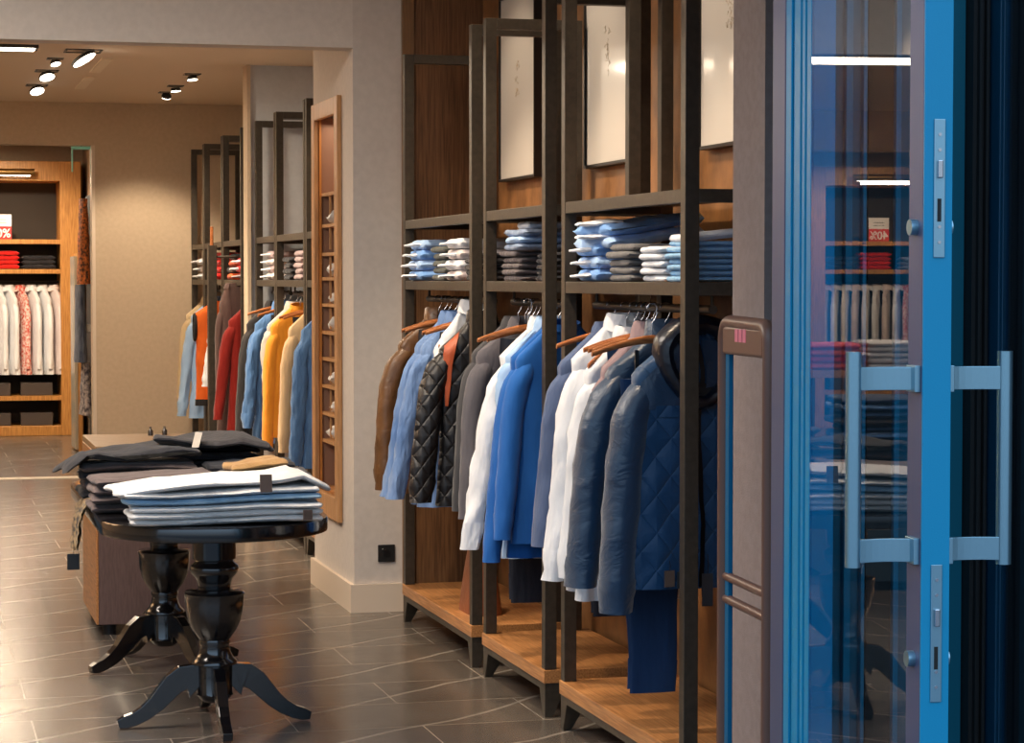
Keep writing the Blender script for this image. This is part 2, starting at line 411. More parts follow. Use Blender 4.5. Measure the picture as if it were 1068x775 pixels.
def body_fn(p, L, seed):
    sh = p['sh']; dr = p['drop']; nk = p['nk']; hem = p['hem']; th = p['th']; fold = p['fold']
    def S(a, t):
        if t < dr:
            q = t/dr; A = nk + (sh-nk)*(q**1.08); Bt = .035 + (th-.035)*q**.7
        else:
            q = (t-dr)/(L-dr); A = sh + (hem-sh)*q - .012*math.sin(q*PI); Bt = th*(1+p['hth']*q)
        q = t/L
        c, s = math.cos(a), math.sin(a)
        x = A*math.copysign(abs(c)**.75, c)
        y = Bt*math.copysign(abs(s)**.55, s)
        f = fold*min(1, q*1.4)*(math.sin(7*x/.2*1.6+seed*2+1.5*nz(seed, q*2, 0)) + .6*math.sin(13*x/.2+seed*5+q*2))
        f += .010*p['wr']*nz(x*14+seed, q*9, s)
        y += f*(1 if s > 0 else -1)*min(1, abs(s)*1.5)
        x += .008*p['wr']*nz(seed+7, q*6, c)
        return Vector((x, y, L-t))
    return S
def make_garment(name, L, main, o, label, cat, style='shirt', collar_mat=None, cuff_mat=None, lining=None, seed=1, **kw):
    p = dict(sh=.185, drop=.12, nk=.058, hem=.20, th=.045, hth=.12, fold=.006, sl=L-.10, flare=.085, sw=.050, bend=.02, wr=1.0)
    if style in ('shirt', 'denim'): p.update(wr=1.8, fold=.009)
    if style == 'puffer': p.update(sw=.056, th=.052, wr=1.3, fold=.004, sl=L-.02, full=True)
    if style == 'blazer': p.update(sw=.052, fold=.003, wr=.5, flare=.055, sl=L-.06, sh=.19)
    if style == 'knit': p.update(sw=.048, fold=.006, wr=.6)
    if style == 'vest': p.update(sh=.17, drop=.10)
    p.update(kw)
    t = o
    S = body_fn(p, L, seed)
    NU, NV = 56, 34
    rings = []
    for i in range(NV+1):
        v = i/NV; tt = L*(v**1.15)
        rings.append([S(2*PI*j/NU, tt) for j in range(NU)])
    # turned-in hem
    rings.append([Vector((q.x*.96, q.y*.8, q.z+.006)) for q in rings[-1]])
    rings.append([Vector((q.x*.95, q.y*.75, q.z+.05)) for q in rings[-1]])
    MB().rings(rings[::-1]).build('body', main, t, smooth=True)
    if style != 'vest':
        for sg in (-1, 1):
            mb, rg = sleeve(p, sg, L, seed+sg)
            so = mb.build('sleeve', p.get('sleeve_mat') or main, t, smooth=True)
            if p.get('cuff', True) and style != 'blazer':
                r2 = rg[-5:-1]; K = len(r2[0]); out = []
                for r in r2:
                    c = Vector((sum(q[0] for q in r)/K, sum(q[1] for q in r)/K, 0))
                    out.append([(c.x+(q[0]-c.x)*1.05, c.y+(q[1]-c.y)*1.05, q[2]-.001) for q in r])
                MB().rings(out[::-1]).build('cuff', cuff_mat or p.get('sleeve_mat') or main, so, smooth=True)
    def patch(x0, x1, t0, t1, off, nx=6, nt_=14, wfun=None):
        rr = []
        for i in range(nt_+1):
            tt = t0+(t1-t0)*i/nt_; row = []
            a0, a1 = (x0, x1) if wfun is None else wfun(i/nt_)
            for j in range(nx+1):
                x = a0+(a1-a0)*j/nx
                A = abs(S(0, tt).x); c = max(-1, min(1, x/A)); c = math.copysign(abs(c)**(1/.75), c)
                a = -math.acos(max(-.999, min(.999, c)))
                q = S(a, tt); row.append((q.x, q.y-off, q.z))
            rr.append(row)
        back = [[(q[0], q[1]+off*.9, q[2]) for q in r] for r in rr]
        mb = MB(); mb.rings(rr, closed=False); i0 = len(mb.v); mb.rings([r[::-1] for r in back], closed=False)
        return mb
    cm = collar_mat or main
    if p.get('yoke'):
        for sg in (-1, 1):
            patch(0, 0, .02, .23, .005, 8, 10, lambda u, sg=sg: (.012, .06+.13*min(1, u*1.6)) if sg > 0 else (-.06-.13*min(1, u*1.6), -.012)).build('yoke', p['yoke'], t, smooth=True)
    if style == 'vest':
        rr = []
        for k in range(24):
            a = 2*PI*k/24
            rr.append([(-sh_-.004+.012*math.sin(b), .05*math.cos(a)*(1+.2*math.cos(b)), L-.20+.10*math.sin(a)*(1+.1*math.cos(b))) for sh_ in (p['sh']-.012,) for b in [2*PI*j/8 for j in range(8)]])
        MB().rings(rr, wrap=True).build('armhole_trim', cm, t, smooth=True)
        MB().rings([[S(2*PI*j/NU, L-.05+.05*i/3)*1.0+Vector((.003*math.cos(2*PI*j/NU), .004*math.sin(2*PI*j/NU), -.001)) for j in range(NU)] for i in range(4)][::-1]).build('hem_band', cm, t, smooth=True)
    if style in ('shirt', 'denim'):
        patch(-.014, .014, .03, L-.005, .004, 2, 24).build('placket', cm if style == 'denim' else main, t, smooth=True)
        mb = MB()
        for k in range(6):
            tt = .10+k*(L-.2)/6; q = S(-PI/2, tt); mb.tube([(0, q.y-.004, L-tt), (0, q.y-.007, L-tt)], .005, 8)
        mb.build('button', M_white, t)
        if style == 'denim': patch(-.115, -.045, .20, .31, .003, 6, 8).build('pocket', main, t, smooth=True)
    if style in ('shirt', 'denim', 'collared'):
        # turned-down collar, open at the throat
        prof = [(.0, -.012), (.0, .026), (.004, .034), (.010, .030), (.020, .004), (.024, -.022)]
        rr = []
        for k in range(25):
            a = -PI/2 + R(14) + (2*PI-R(28))*k/24
            fr = max(0, -math.sin(a)); ring = []
            for dx, dz in prof:
                ext = 1 + 1.1*fr**4 if dz < 0 and dx > 0 else 1
                ring.append(((.055+dx)*math.cos(a), (.044+dx*ext)*math.sin(a)-.003, L+dz*(ext if dx > .015 else 1)-.006*fr))
            rr.append(ring)
        MB().rings([r[::-1] for r in rr], closed=False).build('collar', cm, t, smooth=True)
    if style == 'blazer' :
        for sg in (-1, 1):
            def wf(u, sg=sg):
                w = .065*(1-u)+.006 if u > .18 else .045+.02*u/.18
                a, b = (.004+.035*(1-u), .004+.035*(1-u)+w)
                return (a, b) if sg > 0 else (-b, -a)
            patch(0, 0, .015, .36, .006, 4, 14, wf).build('lapel', cm, t, smooth=True)
        mb = MB(); rr = []
        for k in range(19):
            a = -PI/2+R(35)+(2*PI-R(70))*k/18
            rr.append([((.05+dx)*math.cos(a), (.042+dx)*math.sin(a), L+dz) for dx, dz in ((0, -.01), (0, .02), (.006, .026), (.018, .004), (.022, -.015))])
        mb.rings([r[::-1] for r in rr], closed=False).build('collar', cm, t, smooth=True)
        patch(-.002, .002, .36, L-.005, .005, 2, 12).build('front_edge', cm, t, smooth=True)
        for x in (.09,): patch(x, x+.085, L*.66, L*.66+.045, .005, 4, 3).build('pocket_flap', cm, t, smooth=True)
    if style in ('knit',):
        rr = []
        for k in range(24):
            a = 2*PI*k/24; rr.append([((.058+dx)*math.cos(a), (.045+dx)*math.sin(a), L+dz+.012*math.sin(a)) for dx, dz in ((0, -.012), (-.004, .012), (.004, .014), (.008, -.012))])
        MB().rings([r[::-1] for r in rr], closed=False, wrap=True).build('collar', cm, t, smooth=True)
        if p.get('open', False): patch(-.012, .012, .02, L-.005, .004, 2, 20).build('placket', cm, t, smooth=True)
    if style in ('puffer', 'leather'):
        rr = []
        for k in range(23):
            a = -PI/2+R(16)+(2*PI-R(32))*k/22
            rr.append([((.058+dx)*math.cos(a), (.047+dx)*math.sin(a), L+dz) for dx, dz in ((-.012, -.02), (-.012, .035), (-.004, .045), (.006, .036), (.012, -.015))])
        MB().rings([r[::-1] for r in rr], closed=False).build('collar', cm, t, smooth=True)
        patch(-.007, .007, .03, L-.006, .005, 2, 20).build('zip', mat('dark_zip', (30, 30, 34), .35, metal=.6), t, smooth=True)
        for sg in (-1, 1):
            a, b = (.05, .14) if sg > 0 else (-.14, -.05)
            patch(a, b, L*.28 if style == 'puffer' else L*.6, L*.28+.035 if style == 'puffer' else L*.6+.02, .006, 5, 3).build('pocket_flap', main, t, smooth=True)
    if lining:
        def wl(u): return (-.175+.01*u, -.120-.035*u)
        patch(0, 0, .05, .36, .010, 5, 16, wl).build('lining', lining, t, smooth=True)['label'] = 'rust orange lining'
    if p.get('vneck'):
        pass
    if p.get('hood'):
        rr = []
        for k in range(36):
            a = 2*PI*k/36; lo = max(0, -math.sin(a)); cx = .112*math.cos(a)*(1-.30*lo**2); cz = (.085 if math.sin(a) > 0 else .155)*math.sin(a)
            puff = 1+.10*nz(k*.9, 3, 1); ring = []
            for j in range(12):
                b = 2*PI*j/12; r_ = (.030-.010*lo)*puff
                ring.append((cx+r_*math.cos(b)*math.cos(a), -.030-.040*lo+(.060-.030*lo)*puff*math.sin(b), L-.055+cz+r_*math.cos(b)*math.sin(a)))
            rr.append(ring)
        h = MB().rings(rr, wrap=True).build('hood', p['hood'], t, smooth=True)
        rr = []
        for q in range(5):
            rr.append([((.112*math.cos(a)*(1-.3*max(0, -math.sin(a))**2))*(1-q*.24), -.046+.012*q*(1-.1*q)-.030*max(0, -math.sin(a)), L-.055+(.085 if math.sin(a) > 0 else .155)*math.sin(a)*(1-q*.24)) for a in [2*PI*j/28 for j in range(28)]])
        MB().rings(rr).build('hood_lining', mat('hood_dark_lining', (12, 14, 20), .6), h, smooth=True)
    return t

GN = {}
HPROTO = None
HP = {}
def hanger(y, what, x=XR, rz=0, group='wooden hangers on the rods', flat=False):
    HPROTO = HP.get(flat)
    lab = ('wooden hanger with steel hook ' + what)
    if HPROTO is None:
        t = thing('clothes_hanger', lab, 'hanger', (x, y, ZR), rz, group)
        mb = MB(); rings = []
        for k in range(25):
            u = -1+2*k/24; xx = u*(.20 if flat else .165); z = -.096-(.045 if flat else .10)*abs(u)**1.5; h = .014*(1-.4*abs(u)); w = .008
            yy = -.012*u*u
            rings.append([(xx, yy+w*math.cos(a)*(1), z+h*math.sin(a)) for a in [2*PI*j/10 for j in range(10)]])
        mb.rings(rings, cap0=True, cap1=True).build('shoulder_bar', M_hang, t, smooth=True)
        pts = [(0, 0, -.082), (0, 0, -.045), (.010, 0, -.032), (.0155, 0, -.018)]
        for k in range(0, 9): a = -R(30)+k*R(210)/8; pts.append((.0163*math.cos(a), 0, .0163*math.sin(a)))
        MB().tube(pts, .002, 8).build('hook', M_chrome, t, smooth=True)
        HP[flat] = t
    else: t = dup(HPROTO, (x, y, ZR), rz, lab, group)
    return t
def dress(name, y, L, main, label, cat, hang=None, x=XR, zt=1.425, rz=0, group=None, protokey=None, hangit=True, **kw):
    base = (x, y, zt-L)
    if protokey and protokey in GN:
        t = dup(GN[protokey], base, rz, label, group)
        if 'group' in t and not group: del t['group']
    else:
        t = thing(name, label, cat, base, rz, group)
        make_garment(name, L, main, t, label, cat, seed=round(y*1.7, 2), **kw)
        if protokey: GN[protokey] = t
    if hangit: hanger(y, hang or 'inside the '+label.split(' with')[0], x, rz)
    return t

c_leather = mat('brown_leather', (112, 76, 44), .42, bump=.5, bscale=18, kind='crinkle', col2=(92, 62, 36), cscale=12, coat=.1)
c_denimlt = cloth('washed_denim', (96, 130, 184), (128, 158, 205), bump=.5, bscale=16)
c_denim2 = cloth('mid_denim', (62, 100, 150), (86, 124, 172), bump=.5, bscale=16)
c_puff = mat('black_padded_nylon', (30, 30, 34), .45, bump=.7, bscale=46, kind='diamond', spec=.5)
c_rust = mat('rust_lining', (170, 76, 36), .5, bump=.3, bscale=40)
c_char = cloth('charcoal_wool', (58, 58, 62), (72, 72, 76), bump=.3, bscale=60)
c_grey = cloth('grey_wool', (88, 86, 92), (106, 102, 108), bump=.35, bscale=60)
c_white = cloth('white_cotton', (226, 228, 232), (236, 238, 242), bump=.35, bscale=12)
c_ltblue = cloth('pale_blue_cotton', (150, 185, 225), (170, 200, 235), bump=.3, bscale=12)
c_blue = cloth('royal_blue_knit', (22, 86, 162), (34, 100, 178), bump=.25, bscale=30)
c_greyblue = cloth('slate_blue_cotton', (72, 88, 122), (84, 100, 134), bump=.3, bscale=14)
c_mauve = cloth('mauve_cotton', (150, 125, 128), (160, 136, 138))
c_navyny = mat('navy_padded_nylon', (18, 50, 80), .38, bump=.75, bscale=9, kind='crinkle', spec=.5, stretch=(1, 1, 1.6), col2=(24, 58, 88), sheen=.4)
c_navyq = mat('navy_quilted_nylon', (12, 64, 104), .5, bump=.6, bscale=34, kind='diamond', spec=.35, sheen=.3)
c_hood = mat('ink_hood_nylon', (14, 20, 34), .3, bump=.4, bscale=20, kind='crinkle', spec=.55)
c_navy = cloth('navy_denim', (22, 50, 86), (28, 60, 100), bump=.4, bscale=30)
c_ink = cloth('ink_denim', (30, 34, 46), (40, 44, 56), bump=.4, bscale=30)

# --- rack beside the pier
dress('leather_jacket', 10.20, .80, c_leather, 'brown leather jacket hanging first beside the beige pier', 'jacket', 'inside the brown leather jacket', style='leather', flare=.08, elbow=.012, sl=.78, full=True, sw=.055)
dress('denim_shirt', 9.88, .82, c_denimlt, 'washed blue denim shirt, just in front of the brown leather jacket', 'shirt', 'inside the rear washed denim shirt', style='denim', flare=.125, sl=.78, protokey='dn')
dress('denim_shirt', 9.76, .82, c_denimlt, 'washed blue denim shirt, just behind the black padded jacket', 'shirt', 'inside the front washed denim shirt', protokey='dn')
dress('padded_jacket', 9.39, .78, c_puff, 'black padded jacket with rust orange lining turned out at the neck', 'jacket', 'inside the black padded jacket', style='puffer', lining=c_rust, flare=.10)
dress('white_shirt', 9.505, .72, c_white, 'white shirt with tall collar rising just behind the black padded jacket', 'shirt', 'inside the white shirt with tall collar', style='shirt', zt=1.478, sl=.5, flare=.0, sw=.03, sh=.15, hem=.16, th=.03)
# --- middle rack
dress('wool_jacket', 8.80, .80, c_char, 'charcoal wool jacket right behind the grey blazer', 'jacket', 'inside the charcoal wool jacket', style='blazer', flare=.06)
dress('wool_jacket', 8.69, .82, c_grey, 'grey wool blazer with buttoned cuffs, in front of two posts', 'jacket', 'inside the grey wool blazer', style='blazer', flare=.05, sh=.20)
dress('white_shirt', 8.38, .88, c_white, 'long white shirt left of the royal blue cardigans', 'shirt', 'inside the long white shirt', style='shirt', sl=.84, flare=.13, protokey='wh')
dress('white_shirt', 8.29, .87, c_ltblue, 'pale blue shirt whose hem shows below the royal blue cardigans', 'shirt', 'inside the pale blue shirt of the middle rack', style='shirt', sl=.5, flare=.0, hem=.20, th=.035)
dress('blue_cardigan', 8.215, .86, c_blue, 'royal blue cardigan hanging just behind its twin', 'cardigan', 'inside the rear royal blue cardigan', style='knit', sl=.87, flare=.085, open=True, th=.035)
dress('blue_cardigan', 8.145, .80, c_blue, 'royal blue cardigan in front, its near sleeve in full view', 'cardigan', 'inside the front royal blue cardigan', style='knit', sl=.78, flare=.06, open=True, bend=.02, th=.032)
# --- nearest rack
dress('slate_jacket', 7.56, .80, c_greyblue, 'slate blue jacket at the far end of the nearest rack', 'jacket', 'inside the slate blue jacket', style='blazer', flare=.07)
dress('white_shirt', 7.40, .90, c_white, 'white shirt with upright spread collar on the nearest rack', 'shirt', 'inside the white shirt with spread collar', style='shirt', sl=.86, flare=.08, zt=1.45)
dress('white_shirt', 7.30, .88, c_white, 'second white shirt on the nearest rack, its shoulder lower', 'shirt', 'inside the second white shirt', zt=1.41, style='shirt', sl=.80, flare=.07, sh=.17)
dress('mauve_shirt', 7.10, .72, c_mauve, 'mauve shirt with one sloping shoulder showing behind the navy coats', 'shirt', 'inside the mauve shirt', style='collared', flare=.02, sl=.6, sh=.175, zt=1.43)
dress('navy_coat', 6.98, .81, c_navyny, 'navy padded nylon jacket with wrinkled sleeve, behind the quilted one', 'jacket', 'inside the navy padded nylon jacket', style='puffer', flare=.10, sh=.20, sl=.80, sw=.060)
dress('quilted_jacket', 6.70, .78, c_navyq, 'navy diamond-quilted jacket with black hood, nearest garment in full view', 'jacket', 'inside the hooded quilted jacket', style='puffer', sh=.20, hem=.25, flare=.075, sw=.060, hood=c_hood, sl=.85, th=.055, zt=1.43, sleeve_mat=c_navyny, yoke=c_navyny)

# trousers
def make_trousers(t, L, main, seed, w=.115):
    for sg, zz in ((-1, 0), (1, .01)):
        rr = []
        for i in range(21):
            u = i/20; tt = u*(L-zz); ring = []
            A = w*(1-.22*u+.05*math.sin(u*5)); Bt = .011+.003*math.sin(u*4+seed)
            for j in range(20):
                a = 2*PI*j/20
                x = A*math.copysign(abs(math.cos(a))**.8, math.cos(a)) + .012*nz(seed, u*4, 0)
                y = sg*.013 + Bt*math.sin(a)*(1+.3*nz(seed+u*6, math.cos(a)*3, sg))
                ring.append((x, y, L-tt))
            rr.append(ring)
        l_ = MB().rings(rr[::-1], cap0=True, cap1=True).build('trouser_leg', main, t, smooth=True)
        hemr = rr[-3:]
        out = [[(q[0]*1.03, sg*.013+(q[1]-sg*.013)*1.1, q[2]) for q in r] for r in hemr]
        MB().rings(out[::-1]).build('hem', main, l_, smooth=True)
    return t
def trousers(y, zb, main, label, what, x=XR, rz=0, w=.115, name='trousers', key=None, top=1.368):
    L = top-zb
    if key and key in GN: t = dup(GN[key], (x, y, zb), rz, label)
    else:
        t = thing(name, label, 'trousers', (x, y, zb), rz); make_trousers(t, L, main, y, w)
        if top < 1.36:
            for cx in (-.05, .05): B(cx-.006, cx+.006, -.004, .004, L, L+(1.375-top)).build('clip_strap', M_black, t)
        if key: GN[key] = t
    hanger(y, what, x, rz, flat=True)
    return t
for k, y in enumerate((10.08, 10.00, 9.66, 9.59)):
    trousers(y, .80, c_char, 'charcoal trousers on a hanger, %s beside the denim shirts' % ('farthest pair', 'second pair', 'third pair', 'nearest pair')[k], 'over the %s charcoal trousers by the denim shirts' % ('farthest', 'second', 'third', 'nearest')[k], key='tr1')
for k, y in enumerate((8.63, 8.575, 8.52)):
    trousers(y, .62, c_ink, 'dark trousers hanging between grey blazer and white shirt, %s' % ('rearmost', 'middle pair', 'front pair')[k], 'over the %s dark trousers left of the white shirt' % ('rearmost', 'middle', 'front')[k], key='tr2')
trousers(8.47, .36, c_ink, 'long ink-dark jeans hanging low between the posts of the middle rack', 'over the long ink-dark jeans', w=.095, x=2.30)
for k, y in enumerate((7.23, 7.18, 7.13)):
    trousers(y, .66, c_navy, 'navy trousers on the nearest rack, %s behind the padded jacket' % ('farthest pair', 'middle pair', 'nearest pair')[k], 'over the %s navy trousers behind the padded jacket' % ('farthest', 'middle', 'nearest')[k], key='tr3')
trousers(6.84, .30, c_navy, 'navy jeans hanging lowest under the quilted jacket on the nearest rack', 'over the lowest navy jeans', w=.10, x=2.26, top=1.285)
trousers(7.66, .42, c_ink, 'narrow dark trousers beside the far post of the nearest rack', 'over the narrow dark trousers', w=.09, x=2.38)

# --- rear racks
c_beige = cloth('sand_linen', (205, 180, 140), (218, 194, 155))
c_orange = cloth('orange_padding', (226, 96, 30), (236, 112, 44))
c_red = cloth('dark_red_wool', (120, 20, 14), (134, 28, 20))
c_black = cloth('black_wool', (34, 32, 34), (42, 40, 42))
c_must = cloth('mustard_knit', (224, 140, 34), (236, 154, 50), bump=.5, bscale=60)
c_oat = cloth('oatmeal_knit', (200, 168, 128), (212, 182, 142), bump=.5, bscale=50)
c_plum = cloth('plum_brown_wool', (92, 70, 66), (102, 80, 75))
dress('linen_jacket', 18.30, .84, c_beige, 'sand linen jacket hanging farthest, against the beige wall', 'jacket', 'inside the sand linen jacket', style='blazer')
dress('pale_shirt', 18.02, .92, c_ltblue, 'pale blue shirt between the sand jacket and orange vest', 'shirt', 'inside the pale blue shirt by the orange vest', style='shirt', sl=.9)
dress('orange_vest', 17.62, .80, c_orange, 'orange sleeveless vest with black trim on the rear racks', 'vest', 'inside the orange vest', style='vest', collar_mat=c_black, sh=.21)
dress('white_shirt', 16.5, .70, c_white, 'white shirt on the rear racks behind the dark red coat', 'shirt', 'inside the white shirt behind the dark red coat', style='shirt')
dress('red_coat', 15.86, .90, c_red, 'dark red wool coat on the rear racks', 'coat', 'inside the dark red coat', style='knit', sl=.8)
dress('black_coat', 14.96, .95, c_black, 'black wool coat between the red coat and the denim shirt', 'coat', 'inside the black wool coat', style='blazer')
dress('denim_shirt', 14.62, .88, c_denim2, 'mid blue denim shirt hanging behind the mustard jumper', 'shirt', 'inside the mid blue denim shirt', style='denim', flare=.06)
dress('grey_shirt', 14.12, .80, cloth('ash_cotton', (170, 165, 158)), 'ash grey shirt whose shoulder shows above the mustard jumper', 'shirt', 'inside the ash grey shirt', style='shirt', flare=0, sl=.6)
dress('mustard_jumper', 13.98, .80, c_must, 'mustard yellow knitted jumper on the rear racks', 'jumper', 'inside the mustard jumper', style='knit', flare=.03, sl=.86)
dress('oatmeal_cardigan', 13.30, .82, c_oat, 'oatmeal knitted cardigan on the rear racks', 'cardigan', 'inside the oatmeal cardigan', style='knit', flare=.04, sl=.84)
dress('denim_jacket', 12.85, .90, c_denim2, 'blue denim jacket hanging close behind the beige pier', 'jacket', 'inside the blue denim jacket by the pier', style='denim', flare=.05, sl=.88)
for k, y in enumerate((14.85, 14.4)):
    trousers(y, .5, c_black, 'black trousers on the rear racks %s the mid blue denim shirt' % ('behind', 'in front of')[k], 'over the black trousers %s the denim shirt' % ('behind', 'before')[k], key='tr4')
for k, y in enumerate((13.55, 13.4)):
    trousers(y, .45, c_ink, 'ink-dark trousers on the rear racks, %s of two by the oatmeal cardigan' % ('farther', 'nearer')[k], 'over the %s ink-dark trousers by the oatmeal cardigan' % ('farther', 'nearer')[k], key='tr5')
# free-standing stand with plum coat
t = thing('garment_stand', 'slim dark upright stand holding a plum brown coat before the rear racks', 'clothes stand', (2.09, 16.2, 0))
B(-.02, .04, -.02, .06, .02, 1.83).build('upright', M_steel, t, bevel=.003)
B(-.06, .12, -.12, .16, 0, .02).build('base_plate', M_steel, t)
MB().tube([(.01, .02, 1.83), (.01, .02, 1.96)], .012, 10).build('finial', M_hang, t, smooth=True)
MB().tube([(.0, .02, 1.75), (.22, .02, 1.75)], .008, 8).build('arm', M_steel, t, smooth=True)
t = thing('plum_coat', 'long plum brown coat hanging from the slim stand', 'coat', (2.22, 15.98, .42))
make_garment('plum_coat', 1.12, c_plum, t, '', '', style='blazer', seed=5, sh=.10, hem=.13, sw=.03, flare=0, sl=.8, th=.035)

# hang tags
def hangtag(x, y, z, w, h, label, m=M_tag, rz=0, emblem=False, string=.08):
    t = thing('price_tag', label, 'price tag', (x, y, z), rz)
    B(-w/2, w/2, -.0015, .0015, 0, h).build('card', m, t)
    MB().tube([(0, 0, h-.008), (.003, 0, h+string*.5), (0, 0, h+string)], .0012, 6).build('string', M_black, t)
    if emblem:
        mb = MB(); mb.box(-.008, .008, -.0022, -.0016, .024, .027)
        for xx in (-.007, 0, .007): mb.box(xx-.002, xx+.002, -.0022, -.0016, .027, .034)
        mb.box(-.016, .016, -.0022, -.0016, .016, .018); mb.box(-.009, .009, -.0022, -.0016, .010, .0115)
        mb.build('emblem', M_white, t)
hangtag(2.43, 6.56, .475, .062, .115, 'black hang tag with small white emblem, right of the nearest post', rz=R(-10), emblem=True, string=.13)
hangtag(2.36, 6.60, .60, .035, .10, 'narrow grey-black hang tag left of the nearest post', mat('slate_tag', (58, 60, 66), .5), string=.06)
hangtag(2.245, 6.62, .66, .035, .05, 'small dark brown tag under the quilted jacket hem, leftmost of three', M_brtag, rz=R(12), string=.03)
hangtag(2.285, 6.62, .655, .03, .05, 'small dark tag under the quilted jacket hem, middle of three', M_tag, rz=R(-12), string=.03)
hangtag(2.32, 6.63, .655, .03, .05, 'small grey tag under the quilted jacket hem, rightmost of three', mat('slate_tag', (58, 60, 66), .5), string=.03)

# ================================================================== FOLDED CLOTHES
def fold_mesh(d, w, h, seed, bend=None, rough=1.0, n=28, ny=12):
    """slab folded over at -x; depth d along x, width w along y"""
    rr = []
    half = n//2
    prof = []
    r = h/2
    for k in range(6): a = PI/2+PI*k/5; prof.append((-d/2+r+r*math.cos(a), r+r*math.sin(a)))
    m = 9
    for k in range(1, m): prof.append((-d/2+r+(d-2*r)*k/m, 0))
    for k in range(6): a = -PI/2+PI*k/5; prof.append((d/2-r+r*math.cos(a), r+r*math.sin(a)))
    for k in range(1, m): prof.append((d/2-r-(d-2*r)*k/m, h))
    for i in range(ny+1):
        u = i/ny; e = min(u, 1-u)*w; q = 1 if e > h/2 else max(.25, math.sqrt(max(0, 1-(1-e/(h/2))**2)))
        y = -w/2+u*w; ring = []
        for x, z in prof:
            zz = h/2+(z-h/2)*q
            zz -= (z > h*.6)*h*.22*rough*abs(nz(x*9+seed, y*9, seed))
            xx = x*(1-.03*(1-q)) + .010*rough*nz(seed+3, y*9, z*20)
            yy = y + .006*rough*nz(x*8, seed, z*30)
            if bend: zz += bend(xx, yy)
            ring.append((xx, yy, zz))
        rr.append(ring)
    return MB().rings(rr[::-1], cap0=True, cap1=True)
ORD = ['lowest', 'second from the bottom', 'third from the bottom', 'fourth from the bottom', 'fifth from the bottom', 'sixth from the bottom', 'seventh from the bottom', 'eighth from the bottom', 'ninth from the bottom']
def stack(name, what, where, cat, x, y, z0, n, d, w, h, mats, rz=0, collar=None, seed=0, bend=None, rough=1.0, gap=.0015, jit=.010, group=None, bendk=0, shrink=0):
    rnd = random.Random(seed+n*7)
    z = z0
    for i in range(n):
        m = mats[i % len(mats)]
        lab = ('%s %s, %s' % (what, where, ('topmost' if i == n-1 else ORD[i]))) if n > 1 else what+' '+where
        bf = (lambda X, Y, i=i: bend(X, Y)*(1-bendk*(n-1-i))) if bend else None
        t = thing(name, lab, cat, (x+rnd.uniform(-jit, jit), y+rnd.uniform(-jit, jit)*.6, z), rz+rnd.uniform(-.03, .03), group or '%s %s' % (what, where))
        fold_mesh(d-shrink*i, w, h, seed+i*3.1, bf, rough).build('folded_cloth', m, t, smooth=True)
        if collar:
            rr = []; NN = 12
            for q in range(NN):
                u = q/(NN-1); hw = w*(.05+.30*math.sin(min(1, u*1.25)*PI/2)); hz = h*(.10+.24*u)
                rr.append([(-d/2-.055+.125*u, hw*math.cos(b_)*(1+.1*nz(i, u*4, b_)), h*(.42+.16*u)+hz*math.sin(b_)+.004*nz(seed+i, u*5, 0)) for b_ in [2*PI*j/16 for j in range(16)]])
            MB().rings(rr[::-1], cap0=True, cap1=True).build('collar', collar, t, smooth=True)
        z += h+gap
    return z
SZ = 1.5885
f_blue = cloth('folded_sky_blue', (160, 194, 238), (182, 210, 244), bump=.25)
f_blue2 = cloth('folded_soft_blue', (118, 166, 230), (140, 184, 238), bump=.25)
f_white = cloth('folded_white', (228, 230, 236), (238, 240, 245), bump=.25)
f_grey = cloth('folded_grey_knit', (104, 102, 102), (122, 120, 120), bump=.4, bscale=50)
f_green = cloth('folded_moss_knit', (74, 80, 76), (88, 92, 88), bump=.4, bscale=50)
f_dark = cloth('folded_black_knit', (34, 34, 40), (44, 44, 50), bump=.4)
f_taupe = cloth('folded_taupe_knit', (96, 88, 90), (112, 102, 104), bump=.4)
f_steel = cloth('folded_steel_blue', (128, 144, 172), (148, 164, 190), bump=.3)
f_pink = cloth('folded_shell', (222, 208, 206), (232, 220, 218))
f_denim = cloth('folded_light_denim', (140, 186, 224), (162, 202, 232), bump=.4)
# nearest rack
where = 'on the nearest rack'
z = stack('folded_shirt', 'light blue folded shirt with collar', where, 'folded shirt', 2.41, 7.54, SZ, 3, .33, .24, .042, [f_blue2, f_blue], collar=f_white, seed=1)
z2 = stack('folded_shirt', 'rumpled sky blue shirt topping its pile', where, 'folded shirt', 2.42, 7.50, z, 2, .36, .30, .042, [f_blue, f_blue2], seed=6, rough=1.6, rz=.15, collar=f_white, bend=lambda x, y: .02*math.sin(x*9))
stack('folded_sweater', 'grey folded sweater', where, 'folded sweater', 2.42, 7.17, SZ, 5, .34, .25, .0235, [f_grey], seed=11)
stack('folded_tshirt', 'white folded t-shirt', where, 'folded t-shirt', 2.43, 6.86, SZ, 5, .34, .22, .021, [f_white], seed=21)
z = stack('folded_jeans', 'light blue folded denim', where+', rightmost pile', 'folded jeans', 2.43, 6.64, SZ, 7, .32, .19, .0165, [f_denim], seed=31)
stack('folded_tshirt', 'white folded garment lying on the light blue denim stack', where, 'folded t-shirt', 2.43, 6.64, z+.004, 1, .31, .19, .026, [f_white], seed=41, bend=lambda x, y: .035*(x+.05)*3)
